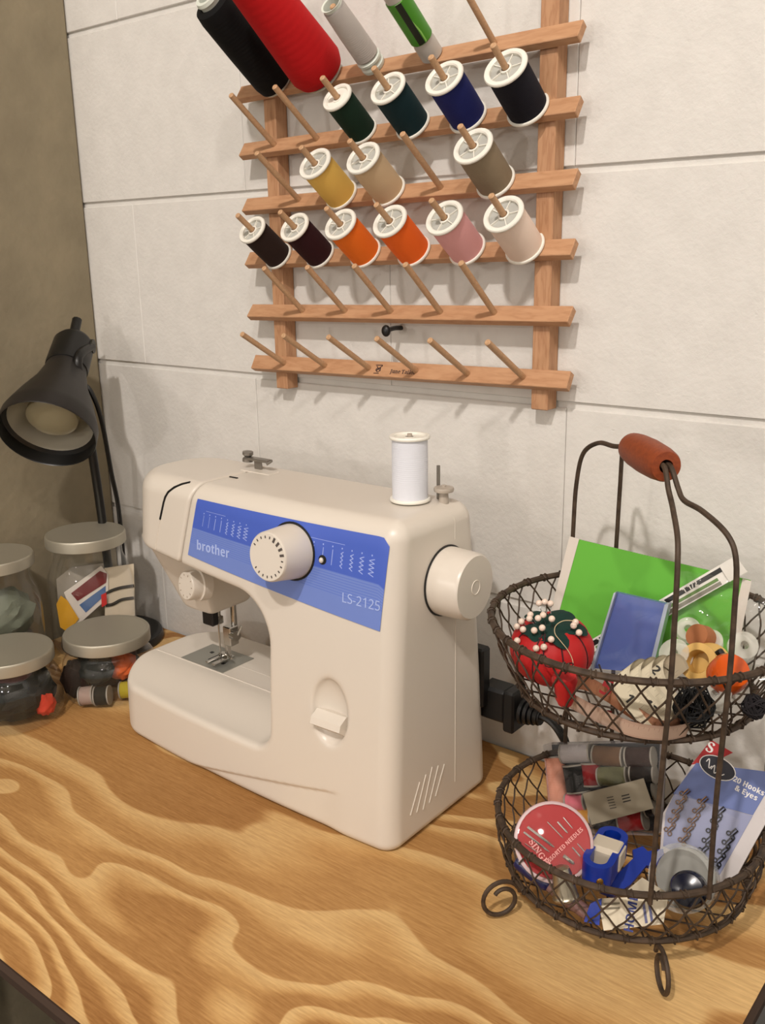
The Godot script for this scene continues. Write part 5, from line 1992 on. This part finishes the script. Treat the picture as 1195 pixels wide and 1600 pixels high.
func loose_lower() -> void:
	var blue := mat("bright blue plastic", Color(0.02, 0.17, 0.55), 0.35)
	# blue oblong loop with a white band
	var c := on_y(945, 1338, 0.066)
	var t := thing("blue_clamp", "bright blue oblong plastic loop with a white label band in the lower tier", "clamp", Vector3.ZERO)
	var ax := (on_y(968, 1300, 0.066) - on_y(925, 1375, 0.066)).normalized()
	var up := Vector3(0.05, 1, 0.1)
	up = (up - ax * ax.dot(up)).normalized()
	t.transform = Transform3D(Basis(ax, up, ax.cross(up)), c)
	var b := B.new()
	var outer := PackedVector2Array()
	var inner := PackedVector2Array()
	for k in 36:
		var a := TAU * k / 36
		var sg := 0.0165 if cos(a) >= 0 else -0.0165
		outer.append(Vector2(sg + 0.0115 * cos(a), 0.0115 * sin(a)))
		inner.append(Vector2(sg + 0.0065 * cos(a), 0.0065 * sin(a)))
	for k in 36:
		var q := (k + 1) % 36
		for z in [-0.0085, 0.0085]:
			var A := Vector3(outer[k].x, outer[k].y, z)
			var C := Vector3(outer[q].x, outer[q].y, z)
			var D := Vector3(inner[q].x, inner[q].y, z)
			var E := Vector3(inner[k].x, inner[k].y, z)
			if z > 0:
				b.quad(A, C, D, E)
			else:
				b.quad(E, D, C, A)
		b.quad(Vector3(outer[k].x, outer[k].y, -0.0085), Vector3(outer[q].x, outer[q].y, -0.0085), Vector3(outer[q].x, outer[q].y, 0.0085), Vector3(outer[k].x, outer[k].y, 0.0085))
		b.quad(Vector3(inner[q].x, inner[q].y, -0.0085), Vector3(inner[k].x, inner[k].y, -0.0085), Vector3(inner[k].x, inner[k].y, 0.0085), Vector3(inner[q].x, inner[q].y, 0.0085))
	b.xf = Transform3D(Basis(Vector3.RIGHT, PI / 2), Vector3.ZERO)
	part("loop", b, blue, t)
	t.get_child(0).rotation = Vector3(PI / 2, 0, 0)
	b = B.new()
	b.box(Vector3(0.004, 0.0, 0.0), Vector3(0.0200, 0.0190, 0.0250), 0.003)
	part("label_band", b, mat("label paper", Color(0.74, 0.70, 0.63), 0.7), t)
	b = B.new()
	b.ball(Vector3(-0.026, -0.003, 0.004), Vector3(0.002, 0.0035, 0.0035), 10, 8)
	part("rivet", b, mat("rivet brass", Color(0.55, 0.42, 0.20), 0.3, 0.9), t)
	# blue T-shaped key
	var n := Vector3(0.25, 0.86, 0.44).normalized()
	var p := on_y(1000, 1360, 0.046)
	slab_thing("seam_tool", "bright blue T-shaped plastic tool lying on the lower tier floor", "tool", [[938, 1392], [958, 1400], [985, 1382], [1010, 1352], [1022, 1354], [1038, 1346], [1036, 1326], [1012, 1330], [1004, 1322], [988, 1328], [990, 1340]], p, n, 0.005, blue, "blade")
	# deeper blue strip going down the left of the booklet
	slab_thing("blue_sleeve", "blue plastic sleeve standing beside the white booklet", "sleeve", [[912, 1440], [936, 1446], [940, 1404], [922, 1412]], on_y(925, 1430, 0.048), Vector3(0.3, 0.5, 0.8).normalized(), 0.006, blue, "cap")
	# white printed booklet leaning in front
	var bn := Vector3(0.20, 0.62, 0.76).normalized()
	var bp := on_y(985, 1430, 0.052)
	var r := slab_thing("needle_booklet", "white folded needle booklet with blue print at the front of the lower tier", "booklet", [[934, 1404], [1044, 1399], [1036, 1444], [943, 1454]], bp, bn, 0.0022, mat("booklet paper", Color(0.80, 0.76, 0.67), 0.7), "cover")
	text_on("HOME", 986, 1427, 990, 1400, 0.0065, mat("booklet blue", Color(0.08, 0.15, 0.42), 0.6), r[0], r[1], 0.0003, "Droid Sans", true)
	for k in 2:
		part("print_line", patch([[1003 + k * 9, 1411], [1007 + k * 9, 1410], [1012 + k * 9, 1442], [1008 + k * 9, 1443]], r[1], 0.0001, 0.0003), mat("booklet grey blue", Color(0.35, 0.36, 0.50), 0.7), r[0])
	for k in 2:
		part("fold", patch([[938, 1411 + k * 7], [968, 1410 + k * 7], [968, 1413 + k * 7], [938, 1415 + k * 7]], r[1], 0.0001, 0.0003), mat("booklet grey", Color(0.45, 0.42, 0.35), 0.7), r[0])
	slab_thing("paper_card", "plain pale paper slip tucked behind the white booklet", "card", [[978, 1392], [1003, 1371], [1048, 1398], [1040, 1402]], on_y(1010, 1390, 0.056), Vector3(0.1, 0.75, 0.65).normalized(), 0.0006, mat("slip paper", Color(0.68, 0.64, 0.56), 0.8), "card")
	# clear tub with a navy snap lid
	c = on_y(1066, 1372, 0.058)
	t = thing("clear_tub", "clear plastic tub with a navy round cap in the lower tier", "tub", Vector3.ZERO)
	var dir := Vector3(0.10, 0.52, 0.85).normalized()
	t.transform = along(dir, c - dir * 0.022)
	b = B.new()
	b.lathe([Vector2(0, 0), Vector2(0.022, 0), Vector2(0.0235, 0.002), Vector2(0.0235, 0.020), Vector2(0.0245, 0.022), Vector2(0.0245, 0.0245), Vector2(0.020, 0.025)], 32)
	part("tub_wall", b, glass("tub plastic", Color(0.85, 0.86, 0.84), 0.25, 0.1), t)
	b = B.new()
	b.lathe([Vector2(0, 0.001), Vector2(0.0215, 0.001), Vector2(0.0215, 0.012), Vector2(0.0, 0.0125)], 28)
	part("insert", b, mat("tub insert", Color(0.52, 0.52, 0.50), 0.7), t)
	c = on_y(1076, 1390, 0.066)
	t = thing("snap_cap", "shiny navy round cap in front of the clear tub", "cap", Vector3.ZERO)
	t.transform = along(dir, c)
	b = B.new()
	b.lathe([Vector2(0, -0.008), Vector2(0.0115, -0.008), Vector2(0.0130, -0.005), Vector2(0.0130, 0.003), Vector2(0.0110, 0.0065), Vector2(0.006, 0.0080), Vector2(0, 0.0085)], 30)
	part("cap_body", b, mat("navy plastic", Color(0.012, 0.03, 0.12), 0.22), t)
	# thimble
	c = on_y(880, 1378, 0.060)
	t = thing("thimble", "silver thimble leaning against the red needle compact", "thimble", Vector3.ZERO)
	t.transform = along(Vector3(-0.25, 0.85, -0.1), c - Vector3(-0.25, 0.85, -0.1).normalized() * 0.012)
	b = B.new()
	var prof := [Vector2(0.0082, 0), Vector2(0.0098, 0.0), Vector2(0.0100, 0.0015), Vector2(0.0093, 0.0025)]
	for k in 8:
		prof.append(Vector2(0.0093 - k * 0.00028, 0.003 + k * 0.0022))
		prof.append(Vector2(0.0089 - k * 0.00028, 0.0041 + k * 0.0022))
	prof.append_array([Vector2(0.0060, 0.0225), Vector2(0.0030, 0.0238), Vector2(0, 0.024)])
	b.lathe(prof, 24)
	part("shell", b, mat("thimble silver", Color(0.66, 0.63, 0.56), 0.3, 0.9), t)
	# dark blue cap and clear handle of a seam ripper along the left front
	var a0 := on_y(806, 1344, 0.062)
	var a1 := on_y(858, 1384, 0.050)
	var a2 := on_y(922, 1430, 0.043)
	t = thing("seam_ripper", "seam ripper with a dark blue cap and clear pinkish handle in the lower tier", "seam ripper")
	b = B.new()
	b.tube([a0, a0.lerp(a1, 0.1), a0.lerp(a1, 0.9), a1], [0.0042, 0.0056, 0.0060, 0.0045], 12)
	part("cap", b, mat("deep blue plastic", Color(0.025, 0.06, 0.26), 0.3), t)
	b = B.new()
	b.tube([a1, a1.lerp(a2, 0.3), a1.lerp(a2, 0.95), a2], [0.0045, 0.0058, 0.0052, 0.003], 12)
	part("handle", b, mat("clear pink handle", Color(0.46, 0.34, 0.32), 0.2), t)
	rebase(t, a1)

# ---------------------------------------------------------------- wall hook, plug and cord
func small_things() -> void:
	var black := mat("black plastic", Color(0.02, 0.02, 0.022))
	# hook in the wall behind the rack
	var h := on_z(627, 513, 0.0)
	var t := thing("wall_hook", "black screw hook in the wall between the two lowest rack bars", "hook", h)
	var b := B.new()
	var tip := on_z(603, 517, 0.030) - h
	b.tube(smooth_path([Vector3(0, 0, -0.004), Vector3(0, 0.001, 0.008), tip * 0.7 + Vector3(0, 0.001, 0), tip], 5), 0.0024, 8)
	part("shank", b, black, t)
	b = B.new()
	b.ball(tip, Vector3(0.0050, 0.0058, 0.0040), 14, 10)
	part("knob", b, black, t)
	# power plug in the machine's socket and its cord
	t = thing("power_plug", "black ribbed power plug and cord at the back of the sewing machine", "plug")
	b = B.new()
	var o := Vector3(-0.030, 0.087, 0.062)
	b.box(o, Vector3(0.030, 0.034, 0.024), 0.003)
	part("plug_body", b, black, t)
	b = B.new()
	b.box(o + Vector3(0.019, -0.003, 0.0), Vector3(0.012, 0.042, 0.026), 0.002)
	part("plug_flange", b, black, t)
	for k in 4:
		b = B.new()
		b.xf = Transform3D(Basis(Vector3.BACK, -PI / 2), o + Vector3(0.028 + k * 0.005, -0.003, 0))
		b.lathe([Vector2(0, 0), Vector2(0.0125 - k * 0.0012, 0), Vector2(0.0125 - k * 0.0012, 0.0034), Vector2(0.008, 0.0036), Vector2(0.008, 0.0052), Vector2(0, 0.0052)], 16)
		part("strain_rib", b, black, t)
	var s := o + Vector3(0.046, -0.003, 0)
	for k in 2:
		b = B.new()
		var dz := 0.004 * k
		b.tube(smooth_path([s + Vector3(-0.01, 0.002 * k, 0.002 * k), s + Vector3(0.012, -0.001 + 0.002 * k, dz), s + Vector3(0.026, -0.012, dz), s + Vector3(0.030 + 0.005 * k, -0.035, -0.004 + dz), s + Vector3(0.028 + 0.004 * k, -0.062, -0.014), s + Vector3(0.034, -0.0785, -0.024), s + Vector3(0.075, -0.0805, -0.040 + dz), s + Vector3(0.16, -0.0805, -0.046 + dz)], 6), 0.0030, 8)
		part("cord", b, black, t)
	rebase(t, o)
	# made-up black furniture, added to darken the corner beyond the table end
	t = thing("added_cabinet", "made-up low black box added to darken the corner beside the right end of the work table", "added_cabinet", Vector3(0.52, -0.75, 0.24))
	b = B.new()
	b.box(Vector3(0, 0.335, 0), Vector3(0.46, 0.63, 0.44), 0.004)
	part("body", b, mat("black lacquer", Color(0.03, 0.028, 0.026), 0.5), t)
	b = B.new()
	b.box(Vector3(0, 0.660, 0.005), Vector3(0.48, 0.02, 0.46), 0.004)
	part("top", b, mat("black lacquer", Color(0.03, 0.028, 0.026)), t)
	b = B.new()
	b.box(Vector3(0, 0.01, 0), Vector3(0.44, 0.02, 0.42), 0.002)
	part("plinth", b, mat("black lacquer", Color(0.03, 0.028, 0.026)), t)
	for k in 2:
		b = B.new()
		b.box(Vector3(-0.115 + 0.23 * k, 0.335, 0.226), Vector3(0.222, 0.60, 0.012), 0.003)
		var door := part("door", b, mat("black lacquer", Color(0.03, 0.028, 0.026)), t)
		b = B.new()
		b.tube([Vector3(-0.02 + 0.04 * k, 0.36, 0.240), Vector3(-0.02 + 0.04 * k, 0.46, 0.240)], 0.004, 8)
		part("handle", b, mat("polished steel", Color(0.72, 0.71, 0.69)), door)
